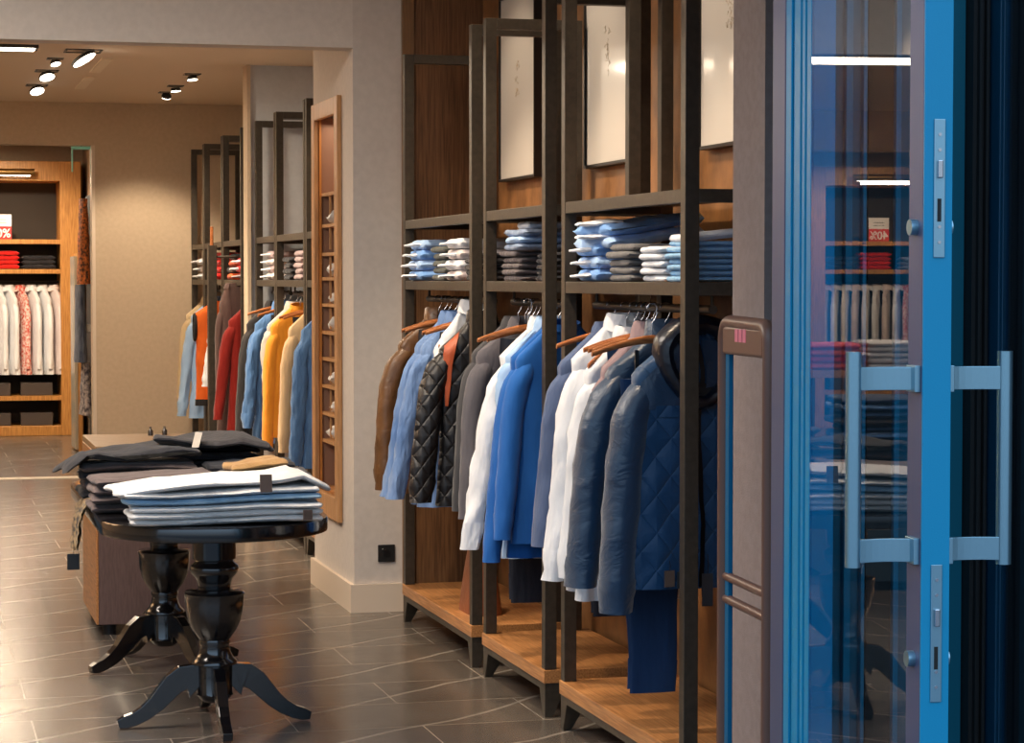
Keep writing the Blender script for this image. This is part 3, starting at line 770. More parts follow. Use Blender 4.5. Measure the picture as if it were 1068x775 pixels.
# middle rack
where = 'on the middle rack'
stack('folded_sweater', 'taupe folded sweater', where, 'folded sweater', 2.42, 8.58, SZ, 5, .33, .26, .022, [f_taupe], seed=51)
stack('folded_sweater', 'black folded sweater', where, 'folded sweater', 2.44, 8.23, SZ, 5, .28, .26, .020, [f_dark], seed=55)
z = stack('folded_shirt', 'steel blue folded shirt laid across the sweaters', where, 'folded shirt', 2.43, 8.50, SZ+.117, 3, .36, .26, .026, [f_steel, f_blue, f_steel], seed=58, rough=1.6)
stack('folded_shirt', 'white folded shirt topping the steel blue ones', where, 'folded shirt', 2.43, 8.52, z, 1, .26, .2, .028, [f_white], seed=59, rough=1.4)
# pier-side rack
where = 'on the pier-side rack'
z = stack('folded_shirt', 'cornflower blue folded shirt with white collar', where, 'folded shirt', 2.41, 10.22, SZ, 4, .33, .26, .045, [f_blue2, f_blue], collar=f_white, seed=61)
stack('folded_sweater', 'moss grey folded sweater', where, 'folded sweater', 2.42, 9.80, SZ, 5, .34, .26, .029, [f_green], seed=71)
stack('folded_shirt', 'white folded shirt with collar', where+' behind the post', 'folded shirt', 2.42, 9.53, SZ, 4, .33, .24, .044, [f_pink, f_white], collar=f_white, seed=81)
stack('folded_sweater', 'black folded sweater', where, 'folded sweater', 2.43, 9.29, SZ, 5, .3, .2, .022, [f_dark], seed=85)
# rear racks
f_red = cloth('folded_red', (206, 26, 22), (220, 40, 34)); f_orange = cloth('folded_orange', (230, 90, 30)); f_mauve = cloth('folded_mauve', (160, 140, 142), (176, 156, 158))
def rear(what, y, n, h, mats, seed, where, **k): stack('folded_shirt' if k.get('collar') else 'folded_sweater', what, where, 'folded shirt' if k.get('collar') else 'folded sweater', 2.42, y, SZ, n, .33, .27, h, mats, seed=seed, **k)
rear('mauve folded sweater', 13.55, 5, .034, [f_mauve], 101, 'above the oatmeal cardigan')
rear('dark folded sweater', 13.90, 4, .034, [f_dark], 103, 'above the mustard jumper')
rear('pale folded shirt with collar', 14.62, 4, .045, [f_pink, f_mauve], 105, 'above the mid blue denim shirt', collar=f_white)
rear('red folded sweater with pale collar', 16.0, 3, .05, [f_red], 107, 'above the dark red coat', collar=f_white)
rear('orange folded sweater', 16.42, 4, .045, [f_orange, f_dark], 109, 'beyond the dark red coat')
rear('bright red folded sweater', 17.2, 4, .05, [f_red], 111, 'on the second farthest rack')
rear('white folded shirt with collar', 18.2, 3, .055, [f_white, f_pink], 113, 'on the farthest rack', collar=f_white)

# ================================================================== PICTURES
def picture(y0, y1, label, seed):
    t = thing('framed_picture', label, 'picture', (2.699, (y0+y1)/2, 2.04), 0)
    W = (y1-y0)/2; H = .84
    mb = MB()
    for a in ((-.045, 0, -W, -W+.012, 0, H), (-.045, 0, W-.012, W, 0, H), (-.045, 0, -W+.012, W-.012, 0, .012), (-.045, 0, -W+.012, W-.012, H-.012, H)): mb.box(*a)
    mb.build('frame', mat('black_frame', (24, 20, 18), .4), t)
    B(-.036, -.002, -W+.012, W-.012, .012, H-.012).build('paper', mat('ivory_paper', (206, 199, 190), .35, coat=.4), t)
    mb = MB(); rnd = random.Random(seed)
    for k in range(22):
        z = .37+rnd.random()*.17; y = rnd.uniform(-.03, .03)
        pts = [(-.038, y, z)]
        for j in range(5): y += rnd.uniform(-.012, .012); z += rnd.uniform(-.012, .010); pts.append((-.038, y, z))
        mb.tube(pts, .0006, 4)
    mb.build('ink_drawing', mat('brown_ink', (176, 160, 136), .8), t)
picture(9.67, 10.29, 'framed ivory print above the rack by the beige pier, partly behind steel bar', 1)
picture(8.31, 8.92, 'framed ivory print with faint brown sketch, middle of the three', 2)
picture(6.93, 7.54, 'framed ivory print cut by the grey-brown pier, nearest of the three', 3)

# ================================================================== OVAL TABLE
def pedestal(t, x, y, rz):
    prof = [(.0, .665), (.078, .664), (.078, .60), (.068, .594), (.070, .588), (.086, .575), (.088, .56), (.080, .545), (.066, .53), (.060, .51), (.058, .492), (.070, .486), (.104, .483), (.109, .476), (.106, .468), (.105, .44), (.102, .41), (.094, .375), (.080, .345), (.062, .322), (.054, .310), (.057, .302), (.052, .29), (.056, .265), (.066, .245), (.080, .232), (.080, .222), (.064, .216), (.062, .12), (.066, .112), (.055, .098), (.040, .085), (.0, .082)]
    p = MB().lathe([(max(r, .001), z) for r, z in prof[::-1]], 0, 0, 48, 16, (.33, .465)).build('pedestal', M_blacklacq, t, smooth=True)
    p.location = (x, y, 0); p.rotation_euler = (0, 0, rz)
    for q in range(4):
        mb = MB(); rr = []
        pts = [(.05, .150), (.08, .178), (.115, .176), (.148, .155), (.178, .122), (.212, .085), (.248, .056), (.285, .036), (.318, .026), (.345, .020)]
        hs = [.062, .048, .043, .039, .035, .030, .026, .023, .022, .014]
        for i, (r, z) in enumerate(pts):
            a = pts[max(i-1, 0)]; b = pts[min(i+1, len(pts)-1)]
            dx, dz = b[0]-a[0], b[1]-a[1]; l = math.hypot(dx, dz); nx, nz_ = -dz/l, dx/l
            h = hs[i]; w = .021 - .004*(i/9)
            lo = max(0.0, z-nz_*h)
            rr.append([(r+nx*h, -w, z+nz_*h), (r+nx*h, w, z+nz_*h), (r-nx*h, w, lo), (r-nx*h, -w, lo)])
        l_ = mb.rings(rr, cap0=True, cap1=True).build('leg', M_blacklacq, t, smooth=False, bevel=.005)
        l_.location = (x, y, 0); l_.rotation_euler = (0, 0, rz+q*PI/2)
def table():
    t = thing('display_table', 'black lacquered oval display table on two turned pedestals, loaded with jeans', 'table', (1.063, 8.19, 0))
    Rr = .405; Ly = 1.42
    def outline(r):
        o = []
        for k in range(33): a = PI+PI*k/32; o.append((r*math.cos(a), r*math.sin(a)))
        for k in range(33): a = PI*k/32; o.append((r*math.cos(a), Ly+r*math.sin(a)))
        return o
    rings = []
    for r, z in ((Rr-.012, .697), (Rr-.002, .700), (Rr, .706), (Rr, .743), (Rr-.003, .749), (Rr-.01, .75)): rings.append([(x, y, z) for x, y in outline(r)])
    MB().rings(rings, cap0=True, cap1=True).build('tabletop', M_blacklacq, t, smooth=True)
    B(-.10, .10, -.10, Ly+.1, .665, .697).build('apron', M_blacklacq, t, bevel=.004)
    pedestal(t, 0, 0, 0); pedestal(t, -.035, 1.31, R(24))
table()

# jeans on the table
j_white = cloth('white_denim', (236, 234, 231), (243, 241, 239), bump=.3)
j_blue = cloth('sky_denim', (140, 180, 210), (166, 200, 226), bump=.4)
j_brown = cloth('brown_grey_denim', (88, 76, 74), (104, 90, 88), bump=.35, bscale=30)
j_char = cloth('charcoal_denim', (48, 46, 50), (60, 58, 62), bump=.4, bscale=30)
j_navy = cloth('black_denim', (26, 27, 34), (36, 38, 46), bump=.4, bscale=30)
j_tan = cloth('tan_chino', (168, 130, 82), (184, 146, 96))
def wave_white(x, y): return .010*math.sin(x*8+1.2) + .030*math.exp(-((x-.27)/.07)**2) - .25*max(0, x-.30) - .10*max(0, -.22-x)
W1 = 'at the front of the oval table'
z = stack('folded_jeans', 'white folded jeans', W1, 'folded jeans', 1.07, 7.98, .752, 3, .66, .25, .020, [j_white], seed=201, rough=1.5, gap=.0025, bend=lambda x, y: .004*(1+math.sin(x*9)), jit=.006)
z = stack('folded_jeans', 'pale folded jeans inside the white pile', W1, 'folded jeans', 1.06, 8.00, z+.002, 2, .68, .27, .020, [j_blue, j_white], seed=206, rough=1.5, gap=.003, bend=lambda x, y: .005*(1+math.sin(x*9))+.03*max(0, x-.1), jit=.006)
stack('folded_jeans', 'large white jeans draped over the pile', W1, 'folded jeans', 1.06, 8.06, z+.006, 1, .74, .36, .026, [j_white], seed=211, rough=1.8, bend=wave_white, jit=0)
W2 = 'behind the white pile,'
z = stack('folded_jeans', 'brown-grey folded jeans', W2+' left side', 'folded jeans', .87, 8.50, .752, 4, .44, .30, .029, [j_brown], seed=221, rough=1.6, gap=.003, bend=lambda x, y: .007*(1+math.sin(x*8)), jit=.008)
z = stack('folded_jeans', 'charcoal folded jeans', W2+' right side', 'folded jeans', 1.29, 8.50, .752, 4, .33, .30, .029, [j_char], seed=226, rough=1.4, gap=.003, bend=lambda x, y: .006*(1+math.sin(x*8+1)), jit=.006)
stack('folded_chinos', 'tan folded chinos', 'on the charcoal jeans of the oval table', 'folded trousers', 1.25, 8.52, z+.010, 1, .21, .24, .035, [j_tan], seed=231, rough=1.6, bend=lambda x, y: .01*math.sin(x*14))
W3 = 'at the table back,'
z = stack('folded_jeans', 'black folded jeans', W3+' left side', 'folded jeans', .87, 8.95, .752, 4, .44, .34, .031, [j_navy, j_brown], seed=241, rough=1.8, gap=.003, bend=lambda x, y: .008*(1+math.sin(x*7+2)), jit=.008)
stack('folded_jeans', 'rumpled black jeans with a leg hanging off the table side', 'on the left rear pile', 'folded jeans', .83, 8.93, z+.012, 1, .52, .32, .030, [j_navy], seed=243, rough=2.6, bend=lambda x, y: .012*math.sin(x*16+y*9) + .016 - 1.6*max(0, -.17-x)**1.3, jit=0, rz=.08)
z = stack('folded_jeans', 'black folded jeans', W3+' right side', 'folded jeans', 1.29, 8.95, .752, 4, .34, .32, .030, [j_navy], seed=246, rough=1.8, gap=.003, bend=lambda x, y: .006*(1+math.sin(x*8)), jit=.006)
stack('folded_jeans', 'black folded jeans', 'farthest back on the oval table', 'folded jeans', 1.14, 9.42, .752, 5, .50, .36, .031, [j_navy, j_char], seed=251, rough=1.8, gap=.003, bend=lambda x, y: .016-.9*max(0, abs(x)-.12)**2, jit=.008)
stack('folded_jeans', 'crumpled charcoal jeans thrown over the rear pile', 'of the oval table', 'folded jeans', 1.20, 9.22, .940, 1, .46, .34, .030, [j_char], seed=257, rough=3.0, bend=lambda x, y: .014*math.sin(x*14+y*11)-.35*max(0, x-.12), jit=0, rz=-.2)
# scarf drooping over the left table edge
mb = MB(); rr = []
for i in range(13):
    u = i/12; row = []
    for j in range(13):
        v = j/12
        x = .668-.03*math.sin(min(1, u*2)*PI/2)-.03*u+.018*nz(u*5, v*7, 1); y = 8.62+.30*v-.04*u*(v-.5); z = .752+.02*(1-u)-.19*max(0, u-.12)*(1+.25*nz(v*6, 0, 3))
        row.append((x if u > .1 else x+.05*(.1-u)*10, y, z))
    rr.append(row)
mb.rings(rr, closed=False); mb.rings([[(p[0]+.006, p[1], p[2]) for p in r][::-1] for r in rr], closed=False)
tag(mb.build('patterned_scarf', mat('patterned_knit', (70, 66, 64), .9, col2=(176, 150, 112), cscale=55, bump=.6, bscale=90), smooth=True), 'patterned brown and cream scarf drooping over the left edge of the oval table', 'scarf')
hangtag(.60, 8.66, .515, .045, .06, 'dark square tag dangling below the patterned scarf', M_tag, string=.05)
def label_card(x, y, z, w, h, label, m, rx=R(-25), rz=0):
    o = B(-w/2, w/2, -.001, .001, 0, h).build('paper_label', m, bevel=.0004); o.location = (x, y, z); o.rotation_euler = (rx, 0, rz)
    tag(o, label, 'label')
label_card(1.20, 7.855, .862, .042, .062, 'brown paper label hanging over the top white jeans', M_brtag, rx=R(-8))
label_card(1.34, 7.83, .765, .035, .036, 'small brown label at the right end of the white jeans pile', M_brtag, rz=R(15), rx=0)
label_card(1.10, 9.03, .935, .030, .075, 'pale silvery label lying on the black jeans', mat('silver_label', (170, 160, 148), .4), rx=R(-40), rz=R(-25))

# wooden box counter behind the table
t = thing('wooden_counter', 'low wooden box counter behind the oval table on small feet', 'counter', (.83, 10.37, 0))
B(0, .47, .008, .78, .05, .82).build('carcass', M_walnut, t, bevel=.003)
B(0, .47, -.012, 0.007, .05, .82).build('front_panel', mat('mauve_brown_panel', (98, 76, 70), .5, col2=(110, 86, 80), cscale=20, stretch=(10, 10, 1)), t, bevel=.003)
B(-.012, -.001, 0, .78, .05, .82).build('side_panel', M_oak, t, bevel=.002)
B(-.01, .48, -.016, .79, .82, .85).build('top', wood('counter_top', (150, 118, 82), (172, 138, 100), (2, 12, 12)), t, bevel=.003)
for x in (.05, .42):
    for y in (.05, .72): MB().tube([(x, y, 0), (x, y, .05)], .03, 14).build('foot', M_black, t)
for k, (x, y) in enumerate(((1.13, 11.02), (1.20, 11.05))):
    o = MB().lathe([(.012, 0), (.013, .022), (.006, .03), (.005, .042)], 0, 0, 14).build('glass_bottle', mat('dark_glass', (70, 60, 52), .1, spec=.8), smooth=True); o.location = (x, y, .85)
    tag(o, 'tiny dark bottle on the wooden counter, %s of two' % ('left', 'right')[k], 'bottle', 'tiny bottles on the wooden counter')

# brown leather bag on the pier-side platform
t = thing('leather_bag', 'brown leather bag standing on the oak platform by the pier-side post', 'bag', (2.37, 9.50, .1755), R(90))
c_bag = mat('tan_leather_bag', (130, 72, 40), .4, bump=.3, bscale=40)
rr = []
for i in range(13):
    u = i/12; z = .27*u; a = .15-.05*u**2; b = .075-.035*u
    rr.append([(a*math.copysign(abs(math.cos(q))**.5, math.cos(q)), b*math.copysign(abs(math.sin(q))**.5, math.sin(q)), z) for q in [2*PI*k/28 for k in range(28)]])
MB().rings(rr, cap0=True, cap1=True).build('bag_body', c_bag, t, smooth=True)
MB().tube([(.06*math.cos(a), 0, .26+.11*math.sin(a)) for a in [PI*k/12 for k in range(13)]], .008, 8).build('handle', c_bag, t, smooth=True)

# wall niche cabinet on the pier (faces -x)
def niche():
    t = thing('wall_showcase', 'tall narrow wooden showcase with cubby holes set in the beige pier', 'showcase', (2.07, 11.08, .40))
    W = .73; H = 2.09; f = .085
    mb = MB()
    for a in ((-.025, .0, 0, f, 0, H), (-.025, .0, W-f, W, 0, H), (-.025, .0, f, W-f, 0, .115), (-.025, .0, f, W-f, H-f, H)): mb.box(*a)
    mb.build('frame', M_nichewood, t, bevel=.004)
    mb = MB()
    for a in ((.001, .012, .072, f+.014, .10, H-.072), (.001, .012, W-f-.014, W-.072, .10, H-.072)): mb.box(*a)
    mb.build('inner_trim', mat('orange_trim', (196, 128, 62), .4), t)
    mb = MB().box(.26, .275, f, W-f, .10, H-.07); mb.box(.013, .26, f-.012, f, .1, H-.07); mb.box(.013, .26, W-f, W-f+.012, .1, H-.07)
    mb.build('lining', mat('brown_showcase_lining', (150, 112, 90), .5), t)
    zs = [2.03-.40, 1.87-.40, 1.725-.40, 1.60-.40, 1.465-.40, 1.325-.40, 1.19-.40, 1.05-.40, .91-.40, .77-.40]
    for z in zs: B(.012, .258, f+.001, W-f-.001, z-.012, z+.004).build('shelf', M_nichewood, t)
    for z in zs[:-1]:
        mb = MB()
        for q in (.33, .66): mb.box(.02, .03, f+(W-2*f)*q-.004, f+(W-2*f)*q+.004, z-.13+.005, z-.0125)
        mb.build('divider', M_nichewood, t)
    B(.012, .258, f+.001, W-f-.001, .105, .13).build('shelf', M_oak, t)
    # contents
    names = ['second', 'third', 'fourth', 'fifth', 'sixth', 'seventh', 'eighth', 'ninth']
    M_ww = mat('white_leather', (230, 228, 224), .5)
    pos = ['top', 'second', 'third', 'fourth', 'fifth', 'sixth', 'seventh', 'eighth', 'ninth', 'tenth']
    for i, z in enumerate(zs[1:]):
        for j, yy in enumerate((.255, .475)):
            if (i+j) % 4 == 2 and i < 6: continue
            o = fold_mesh(.09, .10, .06+.02*((i+j) % 2), i*3+j, rough=2.2, ny=8).build('pocket_square', M_ww, smooth=True)
            o.location = (2.07+.065, 11.08+yy, .40+z+.0045)
            tag(o, 'white rolled cloth in the %s cubby of the wooden showcase, %s side' % (pos[i], ('near', 'far')[j]), 'rolled cloth', 'white rolled cloths in the showcase')
    o = MB().lathe([(.03, 0), (.055, .004), (.06, .05), (.035, .12), (.018, .18), (.014, .24)], 0, 0, 20).build('tall_vase', mat('grey_vase', (120, 112, 108), .3), smooth=True)
    o.location = (2.20, 11.30, .40+zs[0]+.0045); tag(o, 'grey tapered vase on the top level of the wooden showcase', 'vase')
niche()

# socket on the pier
t = thing('wall_socket', 'black double power socket low on the beige pier', 'socket', (2.185, 10.789, .24))
B(0, .082, -.008, 0, 0, .082).build('plate', M_black, t, bevel=.003)
MB().tube([(.041, -.0085, .041), (.041, -.0095, .041)], .018, 20).build('outlet', mat('socket_well', (8, 8, 9), .4), t)
B(.02, .024, -.0095, -.008, .060, .064).build('indicator', M_white, t)

# ================================================================== REAR ROOM CABINETS
def txt(s, size, m, parent, loc, rot, name='lettering'):
    cu = bpy.data.curves.new(name, 'FONT'); cu.body = s; cu.size = size; cu.extrude = .001; cu.align_x = 'CENTER'; cu.offset = size*.02
    o = bpy.data.objects.new(name+'_tmp', cu); COL.objects.link(o)
    dg = bpy.context.evaluated_depsgraph_get(); me = bpy.data.meshes.new_from_object(o.evaluated_get(dg)); bpy.data.objects.remove(o)
    me.materials.clear(); me.materials.append(m)
    q = bpy.data.objects.new(name, me); COL.objects.link(q); q.parent = parent; q.location = loc; q.rotation_euler = rot
    return q
M_void = mat('cabinet_back', (52, 44, 36), .7)
c_floral = cloth('red_check', (236, 222, 214), (206, 70, 50), cscale=38, stretch=(1, 1, 1))
CABG = {}
def cabinet(xr, lab, tagw, first):
    """xr outer right edge; front at Y 23.75, back 24.38"""
    W = 2.6; x0 = xr-W
    t = thing('wall_cabinet', lab, 'cabinet', (xr, 23.75, 0))
    D = .63; H = 2.78; fr = .21
    mb = MB()
    mb.box(-fr, 0, 0, D, 0, H); mb.box(-W, -W+fr, 0, D, 0, H); mb.box(-W+fr, -fr, 0, D, H-.20, H); mb.box(-W+fr, -fr, 0, D, 0, .10)
    mb.build('frame', M_cabwood, t, bevel=.006)
    B(-W+fr, -fr, D-.03, D, .10, H-.20).build('back_panel', M_void, t)
    for z in (1.945, 1.645, .36): B(-W+fr+.001, -fr-.001, .01, D-.031, z, z+.045).build('shelf', M_cabwood, t)
    MB().tube([(-W+fr, .25, 1.56), (-fr, .25, 1.56)], .013, 10).build('hanging_rod', M_black, t)
    # picture lamp
    l = thing('picture_light', 'brass picture light above the %s' % tagw, 'lamp', (xr-.85, 23.749, 2.66))
    MB().tube([(-.38, -.16, 0), (.38, -.16, 0)], .035, 14).build('lamp_shade', mat('bronze_shade', (120, 92, 52), .35, metal=.8), l, smooth=True)
    MB().tube([(0, 0, .02), (0, -.16, .02)], .012, 8).build('arm', mat('bronze_shade', (120, 92, 52)), l)
    B(-.34, .34, -.175, -.145, -.040, -.034).build('bulb', M_lamp, l)
    area('picture_light_glow', (xr-.85, 23.60, 2.60), (R(-25), 0, 0), .6, .05, 14, WARM)
    # sign
    s = thing('sale_sign', 'small white and red forty percent sign standing in the %s' % tagw, 'sign', (xr-.80, 23.80, 1.991))
    B(-.11, .11, 0, .01, 0, .13).build('red_half', mat('sale_red', (200, 30, 34), .5), s)
    B(-.11, .11, 0, .01, .13, .25).build('white_half', M_white, s)
    txt('40%', .12, M_white, s, (0, -.0015, .022), (R(90), 0, 0))
    mb = MB()
    for k in range(2): mb.box(-.06, .06, -.001, 0, .165+k*.03, .172+k*.03)
    mb.build('small_print', mat('print_grey', (110, 100, 96), .6), s)
    # red folded
    z = 1.69
    for k, (xx, n, mt, wd) in enumerate(((-.78, 4, f_red, 'bright red'), (-.42, 3, f_dark, 'dark'), (-1.25, 3, f_steel, 'steel blue'))):
        zz = 1.691
        for i in range(n):
            o = fold_mesh(.30, .34, .045, k*5+i, rough=1.5).build('folded_sweater', mt, smooth=True); o.location = (xr+xx, 23.98, zz); o.rotation_euler = (0, 0, R(90))
            tag(o, '%s folded sweater in the %s, %s' % (wd, tagw, 'topmost' if i == n-1 else ORD[i]), 'folded sweater', '%s folded sweaters in the %s' % (wd, tagw)); zz += .046
    # hanging shirts, faces turned sideways: rod along x
    n = 14; kinds = [c_white, c_white, c_ltblue, c_white, c_floral, c_white]
    for i in range(n):
        xx = -.27-.112*i
        ck = i == (3 if xr > 0 else 8)
        key = 'cabf' if ck else ('cabw' if i % 3 else 'cabl')
        mt = c_floral if ck else (c_white if i % 3 else f_pink)
        lb = '%s shirt in the %s, %s from its right side' % ('red checked' if ck else ('white' if i % 3 else 'shell white'), tagw, ['first', 'second', 'third', 'fourth', 'fifth', 'sixth', 'seventh', 'eighth', 'ninth', 'tenth', 'eleventh', 'twelfth', 'thirteenth', 'fourteenth'][i])
        base = (xr+xx, 24.0, 1.50-.88)
        if key in CABG: s = dup(CABG[key], base, R(-68), lb)
        else:
            s = thing('hanging_shirt', lb, 'shirt', base, R(-68), 'shirts hanging in the rear cabinets'); make_garment('s', .88, mt, s, '', '', style='collared', seed=i+.3, sl=.82, flare=.03, sh=.19, hem=.24, th=.032, hth=.3, sw=.032, fold=.003, wr=.5); CABG[key] = s
    # boxes
    for lvl, z in ((0, .4055), (1, .101)):
        for i in range(4):
            xx = -.45-.42*i
            b = B(-.16, .16, -.12, .12, 0, .13).build('storage_box', mat('dark_box', (70, 62, 58), .5), bevel=.005); b.location = (xr+xx, 23.98, z)
            tag(b, 'dark box, %s level of the %s, %s from right' % (('upper', 'bottom')[lvl], tagw, ['first', 'second', 'third', 'fourth'][i]), 'box', 'boxes in the %s' % tagw)
cabinet(1.75, 'tall oak wall cabinet of white shirts in the rear room', 'rear oak cabinet', True)
cabinet(-2.39, 'tall oak wall cabinet of shirts mirrored in the glass door', 'mirrored cabinet', False)

# wall display at the right of the rear opening
t = thing('wall_mirror', 'narrow pale mirror leaning by the rear opening', 'mirror', (1.515, 21.5, 0))
B(0, .03, 0, .5, .02, 1.80).build('glass', mat('pale_mirror', (170, 165, 152), .25), t, bevel=.003)
B(.031, .07, -.02, .52, 0, 1.83).build('frame', M_cabwood, t)
t = thing('merchandise_tower', 'black tall display with hanging clothes at the right of the rear opening', 'clothes display', (1.43, 19.5, 0))
B(.09, .17, 0, .6, .40, 2.30).build('board', M_black, t, bevel=.004)
for z in (1.9, 1.15): B(.05, .09, .02, .06, z, z+.06).build('hook', M_white, t)
B(.10, .16, .1, .5, 0, .40).build('stand', M_black, t)
def strip_cloth(name, x, y0, y1, z0, z1, m, label, cat, seed):
    mb = MB(); rr = []
    for i in range(15):
        u = i/14; z = z1+(z0-z1)*u; ring = []
        for j in range(18):
            a = 2*PI*j/18
            ring.append((x+(.035+.02*u)*math.cos(a)*(1+.3*nz(seed, u*5, a)), (y0+y1)/2+(y1-y0)/2*(.75+.25*u)*math.sin(a)*(1+.1*nz(seed+2, u*4, a)), z))
        rr.append(ring)
    tag(mb.rings(rr[::-1], cap0=True, cap1=True).build(name, m, smooth=True), label, cat)
strip_cloth('patterned_scarf', 1.455, 19.35, 19.65, 1.55, 2.26, mat('chain_pattern', (50, 30, 24), .7, col2=(226, 130, 60), cscale=40), 'orange chain-patterned scarf hanging by the rear opening', 'scarf', 1)
strip_cloth('denim_jacket', 1.425, 19.3, 19.7, .90, 1.545, cloth('dark_marbled_denim', (52, 66, 92), (110, 122, 146), cscale=26), 'marbled dark denim jacket hanging by the rear opening', 'jacket', 2)
strip_cloth('patterned_skirt', 1.465, 19.3, 19.7, .46, .895, mat('grey_print', (60, 60, 76), .8, col2=(190, 184, 186), cscale=30), 'grey printed skirt hanging lowest by the rear opening', 'skirt', 3)

# exit sign of glass
t = thing('exit_sign', 'green-edged hanging glass sign at the rear opening corner', 'sign', (1.31, 18.78, 2.53))
M_green = emis('green_edge', (130, 190, 160), .12)
B(0, .16, -.006, .006, .10, .125).build('edge', M_green, t)
B(0, .012, -.006, .006, -.08, .10).build('glass', M_green, t)
B(.148, .16, -.006, .006, -.2, .10).build('glass', mat('mint_glass', (150, 190, 165), .2), t)
MB().tube([(.08, 0, .125), (.08, 0, .13)], .006, 8).build('suspension_rod', M_chrome, t)

# ================================================================== ISLAND WITH PILES (mirrored in the glass door)
t = thing('display_island', 'two-tier dark display island stacked with jeans, mirrored in the door glass', 'display table', (-.65, 11.2, 0))
B(0, 1.0, 0, 1.3, .05, .62).build('base', mat('deep_teal_base', (30, 52, 66), .5), t, bevel=.005)
B(-.02, 1.02, -.02, 1.32, .62, .66).build('top', M_walnut, t, bevel=.003)
B(0, 1.0, .75, 1.3, 1.06, 1.10).build('upper_shelf', M_oak, t, bevel=.003)
for x in (.02, .94):
    for y in (.78, 1.24): B(x, x+.04, y, y+.04, .66, 1.06).build('support', M_steel, t)
B(.1, .9, .1, 1.2, 0, .05).build('plinth', M_black, t)
iw = 'on the mirrored island'
for k, (x, m, nm) in enumerate(((-.38, j_navy, 'black'), (.08, c_navy, 'navy'))):
    stack('folded_jeans', '%s folded jeans' % nm, iw, 'folded jeans', x, 11.5, .661, 9, .42, .40, .035, [m, j_char, m, c_denim2], seed=300+k*10, rough=1.8, jit=.03)
stack('folded_sweater', 'orange red folded sweater', iw+' upper shelf', 'folded sweater', .17, 12.2, 1.101, 4, .30, .34, .035, [f_orange, f_red], seed=330)
stack('folded_sweater', 'white folded sweater', iw+' upper shelf', 'folded sweater', -.16, 12.2, 1.101, 5, .28, .34, .03, [f_white], seed=340)
stack('folded_sweater', 'tan folded sweater', iw+' upper shelf', 'folded sweater', -.46, 12.2, 1.101, 6, .26, .34, .035, [j_tan, j_navy], seed=350)

# ================================================================== CEILING LIGHTS
def spotlight(name, loc, target, power, size=.08, ang=70, label='', square=True, vis=True, group='recessed ceiling spotlights', col=WARM, blend=.6):
    t = thing(name, label, 'spotlight', loc, 0, group)
    s = size
    zc = 0
    mb = MB()
    mb.box(-s-.012, -s, -s-.012, s+.012, -.006, 0); mb.box(s, s+.012, -s-.012, s+.012, -.006, 0); mb.box(-s, s, -s-.012, -s, -.006, 0); mb.box(-s, s, s, s+.012, -.006, 0)
    mb.build('trim_ring', mat('spot_trim', (60, 56, 52), .5), t)
    d = (Vector(target)-Vector(loc)).normalized()
    h = Vector((0, 0, -.012))
    q = d.to_track_quat('-Z', 'Y')
    head = MB().lathe([(s*.80, -.012), (s*.84, .0), (s*.7, .012)], 0, 0, 20).build('lamp_head', mat('spot_trim', (60, 56, 52)), t, smooth=True)
    head.location = (0, 0, -.012-s*.35); head.rotation_mode = 'QUATERNION'; head.rotation_quaternion = q
    f = MB().lathe([(s*.76, -.0150), (s*.76, -.0125)], 0, 0, 20).build('lamp_face', M_lamp, head)
    ld = bpy.data.lights.new(name+'_light', 'SPOT'); ld.energy = power; ld.spot_size = R(ang); ld.spot_blend = blend; ld.color = col; ld.shadow_soft_size = .05
    lo = bpy.data.objects.new(name+'_light', ld); COL.objects.link(lo)
    lo.location = Vector(loc)+Vector((0, 0, -.03))+d*.06; lo.rotation_mode = 'QUATERNION'; lo.rotation_quaternion = q
def P(px, py, z):   # floor-plan point below an overhead spot
    t = (px-534)/2400; dd = (z-1.6)*2400/(290-py); l = t*dd
    return (l*.9668+dd*.2555, dd*.9668-l*.2555, z)
ZC = 3.0
vis_spots = [((1.085, 14.45), (2.3, 14.0, 1.0), 'large recessed ceiling spotlight nearest the bulkhead', .10),
             ((.95, 15.0), (1.6, 14.0, 0), 'small ceiling spotlight right behind the large one', .04),
             ((.95, 15.9), (1.6, 14.6, 0), 'middle spotlight of the left ceiling row', .065),
             ((.95, 17.1), (1.7, 15.6, 0), 'farthest spotlight of the left ceiling row', .065),
             ((1.93, 15.9), (2.2, 15.6, 0), 'nearest spotlight of the right ceiling row', .045),
             ((1.93, 16.9), (2.2, 16.8, 0), 'middle spotlight of the right ceiling row', .045),
             ((1.93, 17.5), (1.80, 18.7, .9), 'farthest spotlight of the right ceiling row', .045)]
for i, ((x, y), tg, lb, sz) in enumerate(vis_spots):
    spotlight('ceiling_spotlight', (x, y, ZC), tg, 110, sz, 75, lb)
# long panel light
t = thing('panel_light', 'bright rectangular ceiling light at the left edge', 'ceiling light', (.35, 14.25, 3.0))
B(.08, .45, -.10, .10, -.02, 0).build('trim', mat('spot_trim', (60, 56, 52)), t)
B(.10, .43, -.08, .08, -.024, -.021).build('diffuser', M_lamp, t)
area('panel_light_glow', (.62, 14.25, 2.96), (0, 0, 0), .33, .16, 60, (1, .85, .65))
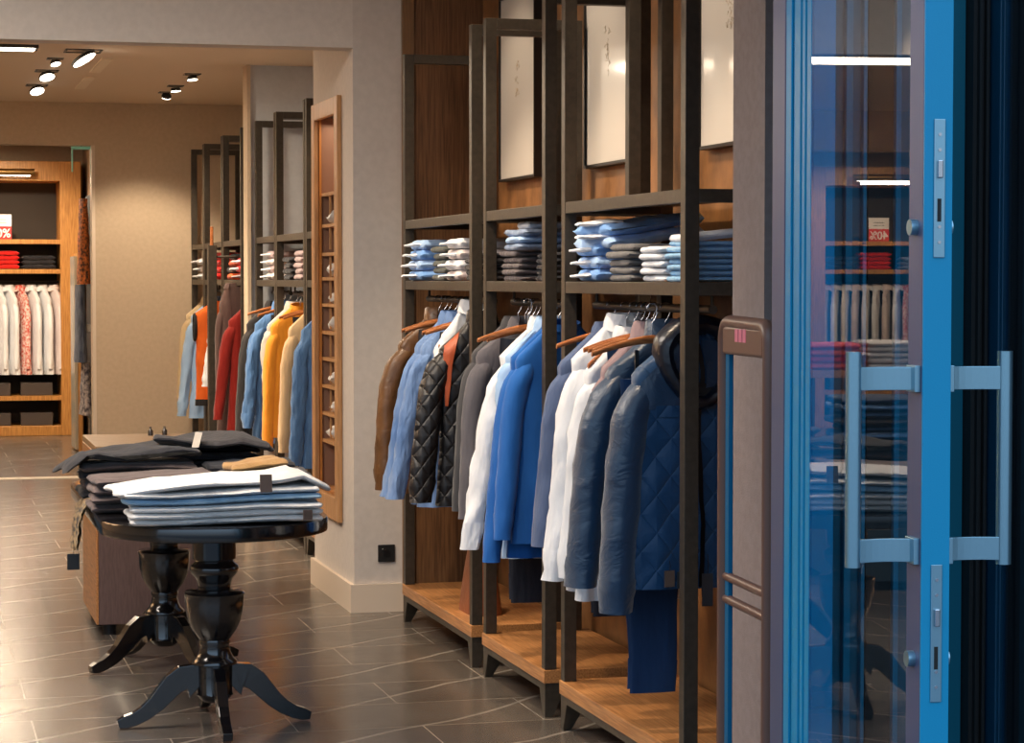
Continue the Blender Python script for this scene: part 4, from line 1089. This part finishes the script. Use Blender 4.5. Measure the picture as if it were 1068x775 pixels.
# aisle spotlights above the front racks (ceiling out of view)
for k, (y, tx) in enumerate(((7.0, 2.35), (8.35, 2.35), (9.6, 2.35))):
    spotlight('ceiling_spotlight', (1.35, y, 3.3), (tx, y+.15, 1.35), 150, .08, 62, 'ceiling spotlight above the front aisle aimed at the %s rack' % ('nearest', 'middle', 'pier-side')[k])
for k, y in enumerate((7.3, 8.7, 9.9)):
    spotlight('ceiling_spotlight', (2.05, y, 3.3), (2.62, y+.05, 1.6), 26, .05, 80, 'small ceiling spotlight over the picture wall above the %s rack' % ('nearest', 'middle', 'pier-side')[k])
spotlight('ceiling_spotlight', (.6, 8.4, 3.3), (1.05, 8.7, .8), 110, .08, 50, 'ceiling spotlight above the oval table')
spotlight('ceiling_spotlight', (1.3, 12.2, 3.0), (2.3, 13.2, 1.2), 85, .07, 75, 'ceiling spotlight above the aisle behind the bulkhead')
spotlight('ceiling_spotlight', (-.2, 10.4, 3.3), (-.15, 11.9, .9), 130, .07, 60, 'ceiling spotlight above the display island')
for k, x in enumerate((.8, -3.1)):
    spotlight('ceiling_spotlight', (x, 21.8, 3.0), (x, 24.0, 1.2), 150, .07, 80, 'rear room spotlight aimed at the %s cabinet' % ('rear oak', 'mirrored')[k])
area('aisle_fill', (-.2, 13.6, 2.97), (0, 0, 0), 1.4, 1.4, 95, WARM)  # added fill without a fixture, lightens the aisle floor
area('rear_room_fill', (.2, 21.3, 2.97), (0, 0, 0), 1.5, 1.5, 130, WARM)  # unseen fill put in to lift the dark rear room
area('showcase_fill', (2.20, 11.445, 2.39), (0, 0, 0), .2, .5, 1.6, WARM)  # small lamp added to brighten the showcase cubbies, no fitting behind it
area('front_fill', (-.8, 8.2, 3.27), (0, 0, 0), 1.8, 1.8, 170, (1, .88, .76))  # extra soft fill for bulkhead and walls, has no ceiling fixture

# unseen bowl lamps added on the left wall to brighten the ceiling
for k, y in enumerate((12.6, 15.2, 17.6)):
    t = thing('added_uplighter', 'added fill uplighter on the left wall, %s of three' % ('nearest', 'middle', 'farthest')[k], 'fill lamp', (-4.93, y, 2.1))
    MB().lathe([(.02, -.06), (.05, -.05), (.07, 0), (.066, .0), (.04, -.03)], .08, 0, 20).build('bowl', M_satin, t, smooth=True)
    B(-.07, .02, -.03, .03, -.05, 0).build('bracket', M_satin, t)
    area('ceiling_fill', (-4.82, y, 2.14), (R(180), R(-24), 0), .3, .3, 120, WARM)

for x, y0 in ((1.27, 14.9), (1.27, 16.3)):
    struct(B(x-.035, x+.035, y0, y0+1.0, 2.992, 3.0).build('trim_10', mat('slot_diffuser', (240, 222, 196), .5)))
